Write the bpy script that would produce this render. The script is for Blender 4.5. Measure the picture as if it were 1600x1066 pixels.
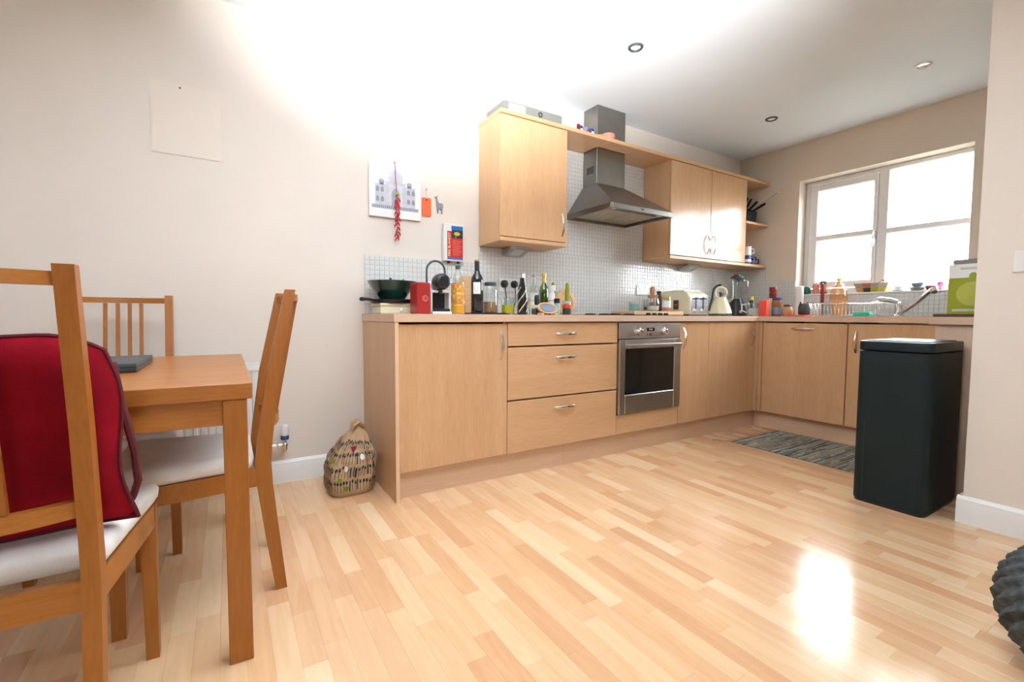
import bpy, bmesh, math, random
from mathutils import Vector, Matrix
random.seed(7)
PI = math.pi
for o in list(bpy.data.objects): bpy.data.objects.remove(o)
SC = bpy.context.scene
COL = SC.collection

# ------------------------------------------------------------------ camera
CAM = Vector((-0.6684, -2.724, 0.9042)); YAW, PITCH, ROLL = -0.5546, -0.0550, 0.0054
c_, s_, cp, sp, cr, sr = math.cos(YAW), math.sin(YAW), math.cos(PITCH), math.sin(PITCH), math.cos(ROLL), math.sin(ROLL)
FWD = Vector((-s_*cp, c_*cp, sp)); RT0 = Vector((c_, s_, 0)); UP0 = Vector((s_*sp, -c_*sp, cp))
RT = cr*RT0 + sr*UP0; UPV = -sr*RT0 + cr*UP0
cd = bpy.data.cameras.new('camera'); cam = bpy.data.objects.new('camera', cd); COL.objects.link(cam)
cd.sensor_width = 36; cd.lens = 718.22/1600*36; cd.clip_start = .05
cam.matrix_world = Matrix(((RT.x, UPV.x, -FWD.x, CAM.x), (RT.y, UPV.y, -FWD.y, CAM.y), (RT.z, UPV.z, -FWD.z, CAM.z), (0, 0, 0, 1)))
cd.dof.use_dof = False
SC.camera = cam
# ------------------------------------------------------------------ sky, lights, exposure
SC.view_settings.view_transform = 'Standard'; SC.view_settings.look = 'None'
SC.view_settings.gamma = 1; SC.view_settings.use_curve_mapping = False
SC.view_settings.exposure = 0.30
w = bpy.data.worlds.new('sky'); SC.world = w; w.use_nodes = True
_t = w.node_tree; _tc = _t.nodes.new('ShaderNodeTexCoord'); _sx = _t.nodes.new('ShaderNodeSeparateXYZ'); _rp = _t.nodes.new('ShaderNodeValToRGB')
_rp.color_ramp.elements[0].position = .485; _rp.color_ramp.elements[0].color = (.085, .09, .075, 1)      # ground, gardens
_rp.color_ramp.elements[1].position = .505; _rp.color_ramp.elements[1].color = (0.93, 0.97, 1.0, 1)      # overcast sky
_m = _t.nodes.new('ShaderNodeMath'); _m.operation = 'MULTIPLY_ADD'; _m.inputs[1].default_value = .5; _m.inputs[2].default_value = .5
_t.links.new(_tc.outputs['Generated'], _sx.inputs[0]); _t.links.new(_sx.outputs['Z'], _m.inputs[0]); _t.links.new(_m.outputs[0], _rp.inputs[0])
_t.links.new(_rp.outputs[0], _t.nodes['Background'].inputs[0])
w.node_tree.nodes['Background'].inputs[1].default_value = 26.0

def lamp(name, kind, loc, target, energy, color=(1, 1, 1), **k):
    l = bpy.data.lights.new(name, kind); l.energy = energy; l.color = color
    for a, b in k.items(): setattr(l, a, b)
    o = bpy.data.objects.new(name, l); COL.objects.link(o); o.location = loc
    o.rotation_euler = (Vector(target)-Vector(loc)).to_track_quat('-Z', 'Y').to_euler()
    return o
# the photographer's flash, head tilted up and bounced off ceiling and wall
lamp('camera_flash', 'SPOT', (-0.72, -2.85, 1.12), (-.04, -1.74, 2.43), 1520, (.965, .99, 1.03), spot_size=1.31, spot_blend=1.0, shadow_soft_size=.05)

# ------------------------------------------------------------------ materials
def new_mat(name):
    m = bpy.data.materials.new(name); m.use_nodes = True
    nt = m.node_tree; return m, nt, nt.nodes['Principled BSDF']
def noise(nt, scale=(1, 1, 1), s=5.0, detail=4, rough=.5, coord='Object', dist=0):
    tc = nt.nodes.new('ShaderNodeTexCoord'); mp = nt.nodes.new('ShaderNodeMapping'); mp.inputs['Scale'].default_value = scale
    n = nt.nodes.new('ShaderNodeTexNoise'); n.inputs['Scale'].default_value = s; n.inputs['Detail'].default_value = detail
    n.inputs['Roughness'].default_value = rough; n.inputs['Distortion'].default_value = dist
    nt.links.new(tc.outputs[coord], mp.inputs['Vector']); nt.links.new(mp.outputs[0], n.inputs['Vector'])
    return n.outputs['Fac'], mp
def ramp(nt, fac, stops):
    r = nt.nodes.new('ShaderNodeValToRGB'); e = r.color_ramp.elements
    while len(e) < len(stops): e.new(.5)
    for i, (p, c) in enumerate(stops): e[i].position = p; e[i].color = (*c, 1)
    nt.links.new(fac, r.inputs[0]); return r.outputs[0]
def bump(nt, b, fac, strength=.1, dist=.01):
    n = nt.nodes.new('ShaderNodeBump'); n.inputs['Strength'].default_value = strength; n.inputs['Distance'].default_value = dist
    nt.links.new(fac, n.inputs['Height']); nt.links.new(n.outputs[0], b.inputs['Normal'])
def plain(name, col, rough=.5, metal=0, var=.06, s=12, bmp=0, coat=0, spec=.5):
    m, nt, b = new_mat(name)
    f, _ = noise(nt, s=s)
    lo = tuple(max(0, c*(1-var)) for c in col); hi = tuple(min(1, c*(1+var)) for c in col)
    nt.links.new(ramp(nt, f, [(.3, lo), (.7, hi)]), b.inputs['Base Color'])
    b.inputs['Roughness'].default_value = rough; b.inputs['Metallic'].default_value = metal
    b.inputs['Coat Weight'].default_value = coat; b.inputs['Specular IOR Level'].default_value = spec
    if bmp: bump(nt, b, noise(nt, s=s*8)[0], bmp, .004)
    return m
def wood(name, a, b_, axis='z', rough=.4, fine=1.0, spec=.5, coat=0):
    m, nt, b = new_mat(name)
    sc = {'x': (.35, 5, 5), 'y': (5, .35, 5), 'z': (5, 5, .35)}[axis]
    f1, _ = noise(nt, sc, 3.0*fine, 3, .5, dist=.3)
    sc2 = tuple(v*6 for v in sc)
    f2, _ = noise(nt, sc2, 5*fine, 5, .6)
    mx = nt.nodes.new('ShaderNodeMath'); mx.operation = 'MULTIPLY_ADD'; mx.inputs[1].default_value = .6
    ml = nt.nodes.new('ShaderNodeMath'); ml.operation = 'MULTIPLY'; ml.inputs[1].default_value = .4
    nt.links.new(f1, ml.inputs[0]); nt.links.new(f2, mx.inputs[0]); nt.links.new(ml.outputs[0], mx.inputs[2])
    nt.links.new(ramp(nt, mx.outputs[0], [(.32, a), (.68, b_)]), b.inputs['Base Color'])
    b.inputs['Roughness'].default_value = rough; b.inputs['Specular IOR Level'].default_value = spec; b.inputs['Coat Weight'].default_value = coat
    b.inputs['Coat Roughness'].default_value = .2
    return m
def vcol_mat(name, rough=.6, spec=.4, bmp=0, coat=0):
    m, nt, b = new_mat(name); a = nt.nodes.new('ShaderNodeAttribute'); a.attribute_name = 'Col'
    f, _ = noise(nt, s=30)
    mx = nt.nodes.new('ShaderNodeMix'); mx.data_type = 'RGBA'; mx.blend_type = 'MULTIPLY'; mx.inputs[0].default_value = 1
    nt.links.new(a.outputs['Color'], mx.inputs[6]); nt.links.new(ramp(nt, f, [(.3, (.85,)*3), (.7, (1, 1, 1))]), mx.inputs[7])
    nt.links.new(mx.outputs[2], b.inputs['Base Color']); b.inputs['Roughness'].default_value = rough
    b.inputs['Specular IOR Level'].default_value = spec; b.inputs['Coat Weight'].default_value = coat
    if bmp: bump(nt, b, noise(nt, s=60)[0], bmp, .004)
    return m
def glass(name, tint=(.92, .96, .95), gloss=.12, rough=.02):
    m = bpy.data.materials.new(name); m.use_nodes = True; nt = m.node_tree; nt.nodes.clear()
    out = nt.nodes.new('ShaderNodeOutputMaterial'); t = nt.nodes.new('ShaderNodeBsdfTransparent'); g = nt.nodes.new('ShaderNodeBsdfGlossy')
    t.inputs[0].default_value = (*tint, 1); g.inputs['Roughness'].default_value = rough
    lw = nt.nodes.new('ShaderNodeLayerWeight'); lw.inputs[0].default_value = .25
    ml = nt.nodes.new('ShaderNodeMath'); ml.operation = 'MULTIPLY_ADD'; ml.inputs[1].default_value = .6; ml.inputs[2].default_value = gloss*.4
    f, _ = noise(nt, s=8); mr = nt.nodes.new('ShaderNodeMath'); mr.operation = 'MULTIPLY'; mr.inputs[1].default_value = 1.0
    mx = nt.nodes.new('ShaderNodeMixShader')
    nt.links.new(lw.outputs['Facing'], ml.inputs[0]); nt.links.new(ml.outputs[0], mx.inputs[0])
    nt.links.new(t.outputs[0], mx.inputs[1]); nt.links.new(g.outputs[0], mx.inputs[2]); nt.links.new(mx.outputs[0], out.inputs[0])
    return m

M = {}
M['wall'] = plain('wall_paint_cream', (.76, .692, .62), .75, var=.02, s=3, bmp=.04)
M['wallshade'] = plain('wall_paint_shaded_side', (.72, .63, .53), .75, var=.02, s=3, bmp=.04)  # same cream paint, darkened: shade away from the flash put into the colour
M['ceil'] = plain('ceiling_paint_white', (.74, .79, .83), .8, var=.015, s=2, bmp=.03)
M['white'] = plain('white_gloss_paint', (.80, .80, .79), .35, var=.02)
M['upvc'] = plain('white_window_plastic', (.80, .80, .80), .3, var=.02)
M['plastic'] = plain('white_plastic', (.78, .78, .76), .35, var=.02)
A, B = (.57, .325, .16), (.68, .425, .24)
M['maple'] = wood('maple_door_vertical', A, B, 'z', .20, spec=.6)
M['mapleh'] = wood('maple_drawer_horizontal', A, B, 'x', .22, spec=.55)
M['maplew'] = wood('maple_side_panel', A, B, 'z', .35)
M['top'] = wood('worktop_pink_beech', (.60, .40, .275), (.70, .49, .36), 'x', .4)
M['topy'] = wood('worktop_pink_beech_return', (.60, .40, .275), (.70, .49, .36), 'y', .4)
M['pinkpanel'] = wood('return_panel_pink_maple', (.64, .44, .31), (.72, .53, .39), 'z', .4)
M['edge'] = plain('pale_panel_edging', (.72, .52, .33), .4)
M['plinth'] = wood('maple_kickboard', (.62, .40, .25), (.72, .50, .34), 'x', .4)
M['dark'] = plain('dark_gap', (.02, .02, .02), .6)
M['oak'] = wood('dining_oak_veneer', (.30, .095, .010), (.39, .14, .020), 'z', .38, 1.2)
M['oakx'] = wood('dining_oak_veneer_lengthwise', (.33, .11, .014), (.44, .17, .032), 'x', .33, 1.2)
M['offwhite'] = plain('off_white_paper', (.79, .71, .63), .8, var=.01)
M['seat'] = plain('white_seat_fabric', (.80, .79, .77), .9, var=.04, s=20, bmp=.15)
M['red'] = plain('red_felt', (.22, .004, .012), .95, var=.25, s=9, bmp=.3, spec=.1)
M['reddark'] = plain('dark_red_piping', (.10, .004, .010), .9)
M['steel'] = plain('brushed_steel', (.46, .45, .43), .33, 1, var=.06)
M['steeld'] = plain('hood_steel', (.30, .29, .27), .36, 1, var=.06)
M['chrome'] = plain('polished_chrome', (.80, .80, .80), .12, 1, var=.02)
M['nickel'] = plain('satin_nickel', (.66, .62, .57), .22, 1, var=.03)
M['black'] = plain('black_plastic', (.012, .014, .016), .35, var=.1)
M['blackg'] = plain('black_glass', (.01, .012, .012), .08, var=.1)
M['bin'] = plain('bin_dark_slate_plastic', (.009, .018, .020), .5, var=.08, bmp=.02, spec=.22)
M['binlid'] = plain('bin_lid_plastic', (.008, .016, .018), .38, var=.08, spec=.25)
M['blackm'] = plain('matt_black', (.010, .012, .012), .7, spec=.15)
M['cream'] = plain('cream_enamel', (.74, .70, .50), .25, var=.02, coat=.4)
M['creamtin'] = plain('cream_tin', (.70, .62, .42), .45)
M['green'] = plain('dark_green_enamel', (.006, .045, .035), .2, coat=.5)
M['redtin'] = plain('red_lacquer', (.36, .02, .02), .35)
M['glass'] = glass('clear_glass')
M['pane'] = glass('window_pane_glass', (.97, .985, 1), .05)
M['gglass'] = glass('green_glass', (.30, .48, .06), .2)
M['dglass'] = plain('dark_wine_glass', (.008, .012, .018), .06, coat=.6)
M['orange'] = plain('orange_juice', (.90, .42, .01), .3)
M['yellow'] = plain('yellow_liquid', (.75, .62, .01), .25)
M['label'] = vcol_mat('printed_colours', .5)
M['paper'] = plain('white_card', (.84, .84, .83), .6, var=.01)
M['lwood'] = wood('light_wood', (.62, .36, .16), (.76, .50, .27), 'x', .5)
M['lime'] = plain('lime_green', (.30, .34, .008), .5)
M['lime2'] = plain('lime_print_pale', (.46, .47, .07), .5)
M['teal'] = plain('teal_green_foam', (.04, .55, .42), .6)
M['tealtin'] = plain('teal_tin', (.22, .42, .42), .4)
M['blue'] = plain('cobalt_blue_glaze', (.02, .05, .22), .25)
M['greyblue'] = plain('grey_blue_glaze', (.20, .26, .38), .3)
M['pink'] = plain('salmon_pink_glaze', (.72, .27, .20), .5)
M['orangetag'] = plain('orange_card', (.85, .16, .04), .6)
M['grey'] = plain('pale_grey_plastic', (.55, .56, .54), .45)
M['midgrey'] = plain('mid_grey_plastic', (.22, .22, .20), .5)
M['dgrey'] = plain('charcoal_plastic', (.055, .065, .07), .45, spec=.4)
M['knit'] = plain('charcoal_knit_wool', (.085, .10, .105), .95, var=.35, s=40, bmp=.6, spec=.1)
M['grout'] = plain('white_grout', (.56, .55, .53), .8)
M['tile'] = plain('white_glazed_mosaic', (.70, .70, .69), .16, var=.03, s=30, spec=.6)
M['brown'] = plain('dark_brown_wood', (.09, .045, .03), .5)
M['spice'] = plain('brown_grain', (.36, .20, .09), .9, var=.2, s=60)
M['sugar'] = plain('white_sugar', (.78, .75, .70), .9)
M['brass'] = plain('brass', (.75, .45, .15), .3, 1)
M['gold'] = plain('gold_foil', (.72, .50, .15), .35, .6)
M['cork'] = plain('cork', (.48, .27, .14), .8)
M['peach'] = glass('peach_glass', (1.0, .80, .58), .2)
M['peachl'] = plain('peach_liquid', (.85, .55, .28), .3)
M['dred'] = plain('dark_red_plastic', (.22, .012, .015), .35)
M['carton'] = plain('bright_red_carton', (.75, .06, .04), .5)
M['amber'] = plain('amber_contents', (.30, .10, .03), .3)
M['terra'] = plain('tan_stoneware', (.48, .27, .12), .5)
M['dgreen'] = plain('dark_green_glaze', (.01, .10, .06), .3)
M['canvas'] = plain('tan_jute_canvas', (.50, .34, .20), .9, var=.12, s=20, bmp=.4, spec=.1)
M['ink'] = plain('black_print', (.012, .02, .028), .8)
M['leaf'] = plain('green_print', (.16, .24, .01), .8)
M['burg'] = plain('burgundy_lining', (.22, .01, .03), .8)
M['print'] = vcol_mat('canvas_print_greys', .6)
M['rag'] = vcol_mat('woven_rag_strips', .95, .1, .5)
M['chilli'] = plain('red_dried_chilli', (.55, .02, .02), .45, var=.3)
M['thread'] = plain('pink_thread', (.45, .10, .22), .8)
M['llama'] = plain('grey_felt', (.28, .29, .31), .9)
M['filter'] = plain('grease_filter_metal', (.50, .46, .36), .45, .7)

# laminate floor: colour per strip, from the object's colour (single strips) or the mesh attribute (joined strips)
def floor_mat(name, joined):
    m, nt, b = new_mat(name)
    if joined:
        a = nt.nodes.new('ShaderNodeAttribute'); a.attribute_name = 'Col'; src = a.outputs['Color']
    else:
        a = nt.nodes.new('ShaderNodeObjectInfo'); src = a.outputs['Color']
    tc = nt.nodes.new('ShaderNodeNewGeometry'); mp = nt.nodes.new('ShaderNodeMapping'); mp.inputs['Scale'].default_value = (26, 3.0, 1)
    n = nt.nodes.new('ShaderNodeTexNoise'); n.inputs['Scale'].default_value = 1.0; n.inputs['Detail'].default_value = 5; n.inputs['Distortion'].default_value = 1.2
    nt.links.new(tc.outputs['Position'], mp.inputs['Vector']); nt.links.new(mp.outputs[0], n.inputs['Vector'])
    mx = nt.nodes.new('ShaderNodeMix'); mx.data_type = 'RGBA'; mx.blend_type = 'MULTIPLY'; mx.inputs[0].default_value = 1
    nt.links.new(src, mx.inputs[6]); nt.links.new(ramp(nt, n.outputs['Fac'], [(.30, (.93, .89, .84)), (.62, (1, 1, 1))]), mx.inputs[7])
    nt.links.new(mx.outputs[2], b.inputs['Base Color'])
    b.inputs['Roughness'].default_value = .165; b.inputs['Specular IOR Level'].default_value = .55
    return m
M['strip'] = floor_mat('laminate_strip', False); M['strips'] = floor_mat('laminate_strips_joined', True)

# ------------------------------------------------------------------ mesh building
class MB:
    def __init__(s): s.v = []; s.f = []; s.c = []; s.m = []
    def add(s, vs, fs, col=None, mi=0):
        o = len(s.v); s.v += [tuple(p) for p in vs]
        for f in fs: s.f.append(tuple(i+o for i in f)); s.c.append(col); s.m.append(mi)
        return s
    def box(s, x0, x1, y0, y1, z0, z1, bev=0, col=None, mi=0):
        X = (min(x0, x1), max(x0, x1)); Y = (min(y0, y1), max(y0, y1)); Z = (min(z0, z1), max(z0, z1))
        b = min(bev, .49*(X[1]-X[0]), .49*(Y[1]-Y[0]), .49*(Z[1]-Z[0]))
        if b <= 0:
            v = [(X[i], Y[j], Z[k]) for i in (0, 1) for j in (0, 1) for k in (0, 1)]
            return s.add(v, [(0, 1, 3, 2), (4, 6, 7, 5), (0, 4, 5, 1), (2, 3, 7, 6), (0, 2, 6, 4), (1, 5, 7, 3)], col, mi)
        v = []; idx = {}
        for i in (0, 1):
            for j in (0, 1):
                for k in (0, 1):
                    sx, sy, sz = (1, -1)[i]*b, (1, -1)[j]*b, (1, -1)[k]*b
                    for a in range(3):
                        p = [X[i]+sx, Y[j]+sy, Z[k]+sz]; p[a] = (X[i], Y[j], Z[k])[a]
                        idx[i, j, k, a] = len(v); v.append(tuple(p))
        f = []
        for a in range(3):
            for t in (0, 1):
                q = []
                for u, w_ in ((0, 0), (1, 0), (1, 1), (0, 1)):
                    c = [u, w_]; c.insert(a, t); q.append(idx[c[0], c[1], c[2], a])
                f.append(tuple(q))
        for a in range(3):
            o1, o2 = [q for q in range(3) if q != a]
            for t1 in (0, 1):
                for t2 in (0, 1):
                    def k_(ta, fa):
                        c = [0, 0, 0]; c[a] = ta; c[o1] = t1; c[o2] = t2; return idx[c[0], c[1], c[2], fa]
                    f.append((k_(0, o1), k_(1, o1), k_(1, o2), k_(0, o2)))
        for i in (0, 1):
            for j in (0, 1):
                for k in (0, 1): f.append((idx[i, j, k, 0], idx[i, j, k, 1], idx[i, j, k, 2]))
        return s.add(v, f, col, mi)
    def loft(s, rings, cap=True, col=None, mi=0, closed=True):
        n = len(rings[0]); v = [p for r in rings for p in r]; f = []
        for a in range(len(rings)-1):
            for b in range(n if closed else n-1):
                c = (b+1) % n; f.append((a*n+b, a*n+c, (a+1)*n+c, (a+1)*n+b))
        if cap: f.append(tuple(range(n))); f.append(tuple(reversed(range((len(rings)-1)*n, len(rings)*n))))
        return s.add(v, f, col, mi)
    def lathe(s, prof, cx=0, cy=0, z0=0, n=20, col=None, mi=0, cap=True, sx=1, sy=1):
        return s.loft([[(cx+r*sx*math.cos(2*PI*i/n), cy+r*sy*math.sin(2*PI*i/n), z0+z) for i in range(n)] for r, z in prof], cap, col, mi)
    def tube(s, path, r, n=8, col=None, mi=0, closed=False, flat=1.0, updir=None):
        P = [Vector(p) for p in path]; R = r if isinstance(r, (list, tuple)) else [r]*len(P); rings = []
        prev = None
        for i, p in enumerate(P):
            if closed: t = P[(i+1) % len(P)]-P[i-1]
            else: t = P[min(i+1, len(P)-1)]-P[max(i-1, 0)]
            t.normalize()
            if prev is None: prev = Vector(updir) if updir else (Vector((0, 0, 1)) if abs(t.z) < .9 else Vector((1, 0, 0)))
            a = (prev-t*prev.dot(t)).normalized(); prev = a; b = t.cross(a)
            rings.append([p+a*R[i]*math.cos(2*PI*k/n)+b*R[i]*flat*math.sin(2*PI*k/n) for k in range(n)])
        if closed: rings.append(rings[0]); return s.loft(rings, False, col, mi)
        return s.loft(rings, True, col, mi)
    def prism(s, poly, axis, lo, hi, col=None, mi=0):
        def P(p, h): q = [p[0], p[1]]; q.insert('xyz'.index(axis), h); return tuple(q)
        return s.loft([[P(p, lo) for p in poly], [P(p, hi) for p in poly]], True, col, mi)
    def cyl(s, a, b, r, n=16, r2=None, col=None, mi=0):
        return s.tube([a, b], [r, r if r2 is None else r2], n, col, mi)
    def rbox(s, x0, x1, y0, y1, z0, z1, r, n=5, top=0, col=None, mi=0, taper=0):
        """upright box with rounded vertical corners"""
        def ring(z, ins):
            pts = []; rr = max(r-ins, .0005)
            for cx, cy, a0 in ((x1-ins-rr, y1-ins-rr, 0), (x0+ins+rr, y1-ins-rr, PI/2), (x0+ins+rr, y0+ins+rr, PI), (x1-ins-rr, y0+ins+rr, 1.5*PI)):
                for k in range(n+1):
                    a = a0+k*PI/2/n; pts.append((cx+rr*math.cos(a), cy+rr*math.sin(a), z))
            return pts
        rings = [ring(z0, top), ring(z0+top, 0)] if top else [ring(z0, 0)]
        rings += [ring(z1-top, taper), ring(z1-top*.3, taper+top*.3), ring(z1, taper+top)] if top else [ring(z1, taper)]
        return s.loft(rings, True, col, mi)
    def xform(s, mat):
        s.v = [tuple(mat @ Vector(p)) for p in s.v]; return s
    def mesh(s, name, mats, org=(0, 0, 0), ang=32):
        me = bpy.data.meshes.new(name)
        me.from_pydata([(p[0]-org[0], p[1]-org[1], p[2]-org[2]) for p in s.v], [], s.f)
        if any(c is not None for c in s.c):
            ca = me.color_attributes.new('Col', 'FLOAT_COLOR', 'CORNER'); li = 0; dat = []
            for f, c in zip(s.f, s.c): dat += list((*(c or (1, 1, 1)), 1))*len(f)
            ca.data.foreach_set('color', dat)
        bm = bmesh.new(); bm.from_mesh(me); bmesh.ops.recalc_face_normals(bm, faces=bm.faces); bm.to_mesh(me); bm.free()
        if not isinstance(mats, (list, tuple)): mats = [mats]
        for m in mats: me.materials.append(M[m] if isinstance(m, str) else m)
        if max(s.m) > 0:
            for p, mi in zip(me.polygons, s.m): p.material_index = mi
        me.polygons.foreach_set('use_smooth', [True]*len(me.polygons)); me.set_sharp_from_angle(angle=math.radians(ang)); me.update()
        return me

def link(name, me, parent=None, loc=(0, 0, 0)):
    o = bpy.data.objects.new(name, me); COL.objects.link(o); o.parent = parent; o.location = loc; return o
def world_of(o):
    L = Vector((0, 0, 0))
    while o: L = L+Vector(o.location); o = o.parent
    return L
def part(name, mb, mat, parent, label=None, stuff=False, ang=32):
    o = link(name, mb.mesh(name, mat, world_of(parent), ang), parent)
    if label: o['label'] = label
    if stuff: o['kind'] = 'stuff'
    return o
def thing(name, label, cat, loc=(0, 0, 0), group=None):
    o = bpy.data.objects.new(name, None); COL.objects.link(o); o.location = loc; o.empty_display_size = .05
    o['label'] = label; o['category'] = cat
    if group: o['group'] = group
    return o
def solo(name, mb, mat, label, cat, loc, group=None, ang=32):
    o = link(name, mb.mesh(name, mat, loc, ang), None, loc); o['label'] = label; o['category'] = cat
    if group: o['group'] = group
    return o
def struct(name, mb, mat, parent=None, ang=32):
    o = link(name, mb.mesh(name, mat, world_of(parent) if parent else (0, 0, 0), ang), parent)
    if parent is None: o['kind'] = 'structure'
    return o
def copy_tree(o, parent=None):
    c = o.copy(); COL.objects.link(c); c.parent = parent
    for ch in list(o.children): copy_tree(ch, c)
    return c
def text_mb(body, size, mat4, depth=.0006, align='CENTER', sx=1.0, bold=0):
    cu = bpy.data.curves.new('t', 'FONT'); cu.body = body; cu.size = size; cu.extrude = depth; cu.align_x = align; cu.align_y = 'CENTER'; cu.offset = bold
    cu.resolution_u = 2
    o = bpy.data.objects.new('t', cu); COL.objects.link(o)
    dg = bpy.context.evaluated_depsgraph_get(); me = o.evaluated_get(dg).to_mesh()
    mb = MB(); mb.add([mat4 @ Vector((v.co.x*sx, v.co.y, v.co.z)) for v in me.vertices], [tuple(p.vertices) for p in me.polygons])
    o.evaluated_get(dg).to_mesh_clear(); bpy.data.objects.remove(o); bpy.data.curves.remove(cu)
    return mb
# frames: text reading along +x on a face looking to -y; along -y on a face looking to -x
def face_y(x, y, z, rot=0): return Matrix.Translation((x, y, z)) @ Matrix.Rotation(PI/2, 4, 'X') @ Matrix.Rotation(rot, 4, 'Z')
def face_x(x, y, z, rot=0): return Matrix.Translation((x, y, z)) @ Matrix.Rotation(-PI/2, 4, 'Z') @ Matrix.Rotation(PI/2, 4, 'X') @ Matrix.Rotation(rot, 4, 'Z')

# ================================================================== the room
W, H, XP, YP, YK = 3.6437, 2.4285, 2.0854, -2.0814, -2.44
XL, YR = -2.4, -5.2
FZ = 0.0
fl = struct('floor', MB().box(XL-.1, W+.1, YR-.1, .1, -.06, -.0045), 'plinth')
# laminate strips
pal = [(.70, .425, .235), (.73, .46, .26), (.75, .49, .285), (.78, .545, .33), (.68, .40, .22), (.81, .60, .38), (.73, .465, .275), (.76, .515, .305)]
strips = []; sw = .0605; kk = 0
x = XL
while x < W:
    y = 0.0-random.uniform(0, .35)
    segs = [(0.0, y)] if y < -.02 else []
    if not segs: y = 0.0
    while y > YR:
        L = random.choice((.24, .30, .36, .42, .46)); segs.append((y, max(y-L, YR))); y -= L
    for (a, b) in segs: strips.append((x, min(x+sw, W), b, a, random.choice(pal)))
    x += sw
def vis_size(s):
    p = Vector(((s[0]+s[1])/2, (s[2]+s[3])/2, 0))-CAM; d = p.dot(FWD)
    if d < .3: return 0
    u, v = p.dot(RT)/d*718, -p.dot(UPV)/d*718
    if abs(u) > 850 or v > 600: return 0
    if s[3] > -.55 and s[0] > -.02: return 0
    return (s[3]-s[2])/d/d
strips.sort(key=vis_size, reverse=True)
cache = {}
for i, s_i in enumerate(strips[:295]):
    L = round(s_i[3]-s_i[2], 3); wd = round(s_i[1]-s_i[0], 4)
    if (L, wd) not in cache: cache[L, wd] = MB().box(.0001, wd-.0001, .0001, L-.0001, -.0044, 0, .00025).mesh('floor_strip', 'strip')
    o = link('floor_strip', cache[L, wd], fl, (s_i[0], s_i[2], 0)); o.color = (*s_i[4], 1)
mb = MB()
for s_i in strips[295:]: mb.box(s_i[0]+.0003, s_i[1]-.0003, s_i[2]+.0003, s_i[3]-.0003, -.0044, 0, 0, col=s_i[4])
part('floor_strips', mb, 'strips', fl, stuff=True)

wb = struct('wall_back', MB().box(XL-.1, W+.22, 0, .12, -.06, H+.05), 'wall')
SZ, WT, WY1, WY2 = 1.105, 2.096, -.5554, -1.673
mb = MB(); mb.box(W, W+.22, YK-.1, .0, -.06, SZ-.012); mb.box(W, W+.22, YK-.1, 0, WT, H+.05); mb.box(W, W+.22, WY1, 0, SZ-.012, WT); mb.box(W, W+.22, YK-.1, WY2, SZ-.012, WT)
ww = struct('wall_window', mb, 'wallshade')
struct('wall_partition', MB().box(XP, XP+.11, YR, YP, -.06, H+.05).box(XP+.11, W, YK-.1, YK, -.06, H+.05), 'wall')
struct('wall_left', MB().box(XL-.1, XL, YR-.1, 0, -.06, H+.05), 'wall')
mb = MB(); mb.box(XL, -1.3, YR-.15, YR, -.06, H+.05); mb.box(-.6, XP+.11, YR-.15, YR, -.06, H+.05); mb.box(-1.3, -.6, YR-.15, YR, 2.0, H+.05); mb.box(-1.3, -.6, YR-.15, YR, -.06, 1.3)
struct('wall_rear', mb, 'wall')
struct('ceiling', MB().box(XL-.1, W+.22, YR-.15, .12, H, H+.08), 'ceil')
# unseen window added behind the camera, brings in daylight as fill
mb = MB()
mb.box(-1.3, -1.24, YR-.1, YR-.04, 1.3, 2.0, .005).box(-.66, -.6, YR-.1, YR-.04, 1.3, 2.0, .005).box(-1.24, -.66, YR-.1, YR-.04, 1.3, 1.36).box(-1.24, -.66, YR-.1, YR-.04, 1.94, 2.0)
wd2 = struct('fill_window', mb, 'upvc')
part('pane', MB().box(-1.24, -.66, YR-.075, YR-.068, 1.36, 1.94), 'pane', wd2)

# baseboards with a moulded top
def baseboard_poly(t=.018, h=.12): return [(0, 0), (t, 0), (t, h-.03), (t-.004, h-.022), (t-.004, h-.014), (t-.011, h-.004), (t-.013, h), (0, h)]
struct('baseboard_back', MB().prism([(-p[0], p[1]) for p in baseboard_poly()], 'x', XL, -.001), 'white')
mb = MB().loft([[(XP-p[0], YP+.018 if True else 0, p[1]) for p in baseboard_poly()], [(XP-p[0], YR, p[1]) for p in baseboard_poly()]])
mb.box(XP, XP+.11, YP, YP+.018, 0, .118, .002)
struct('baseboard_partition', mb, 'white')
struct('baseboard_left', MB().loft([[(XL+p[0], -.02, p[1]) for p in baseboard_poly()], [(XL+p[0], YR, p[1]) for p in baseboard_poly()]]), 'white')

# kitchen window: sill, frame, casement, bars, panes
win = MB(); FX0, FX1 = 3.765, 3.825
win.box(FX0, FX1, WY1-.035, WY1-.0005, SZ, WT-.0005, .004).box(FX0, FX1, WY2+.0005, WY2+.035, SZ, WT-.0005, .004)
win.box(FX0, FX1, WY2+.035, WY1-.035, WT-.035, WT-.0005, .004).box(FX0, FX1, WY2+.035, WY1-.035, SZ, SZ+.05, .004)
win.box(FX0-.004, FX1, -1.165, -1.098, SZ+.05, WT-.035, .004)
wi = struct('window_1', win, 'upvc')
cs = MB(); cs.box(FX0-.015, FX1-.02, -.662, -.593, SZ+.055, 2.055, .006).box(FX0-.015, FX1-.02, -1.096, -1.068, SZ+.055, 2.055, .006)
cs.box(FX0-.015, FX1-.02, -1.068, -.662, 2.0, 2.055, .006).box(FX0-.015, FX1-.02, -1.068, -.662, SZ+.055, SZ+.11, .006)
part('casement_frame', cs, 'upvc', wi)
part('transom_bar', MB().box(FX0-.012, FX1-.02, -1.068, -.662, 1.572, 1.617, .006), 'upvc', wi)
part('transom_bar', MB().box(FX0-.002, FX1-.02, WY2+.035, -1.165, 1.568, 1.613, .006), 'upvc', wi)
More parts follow.
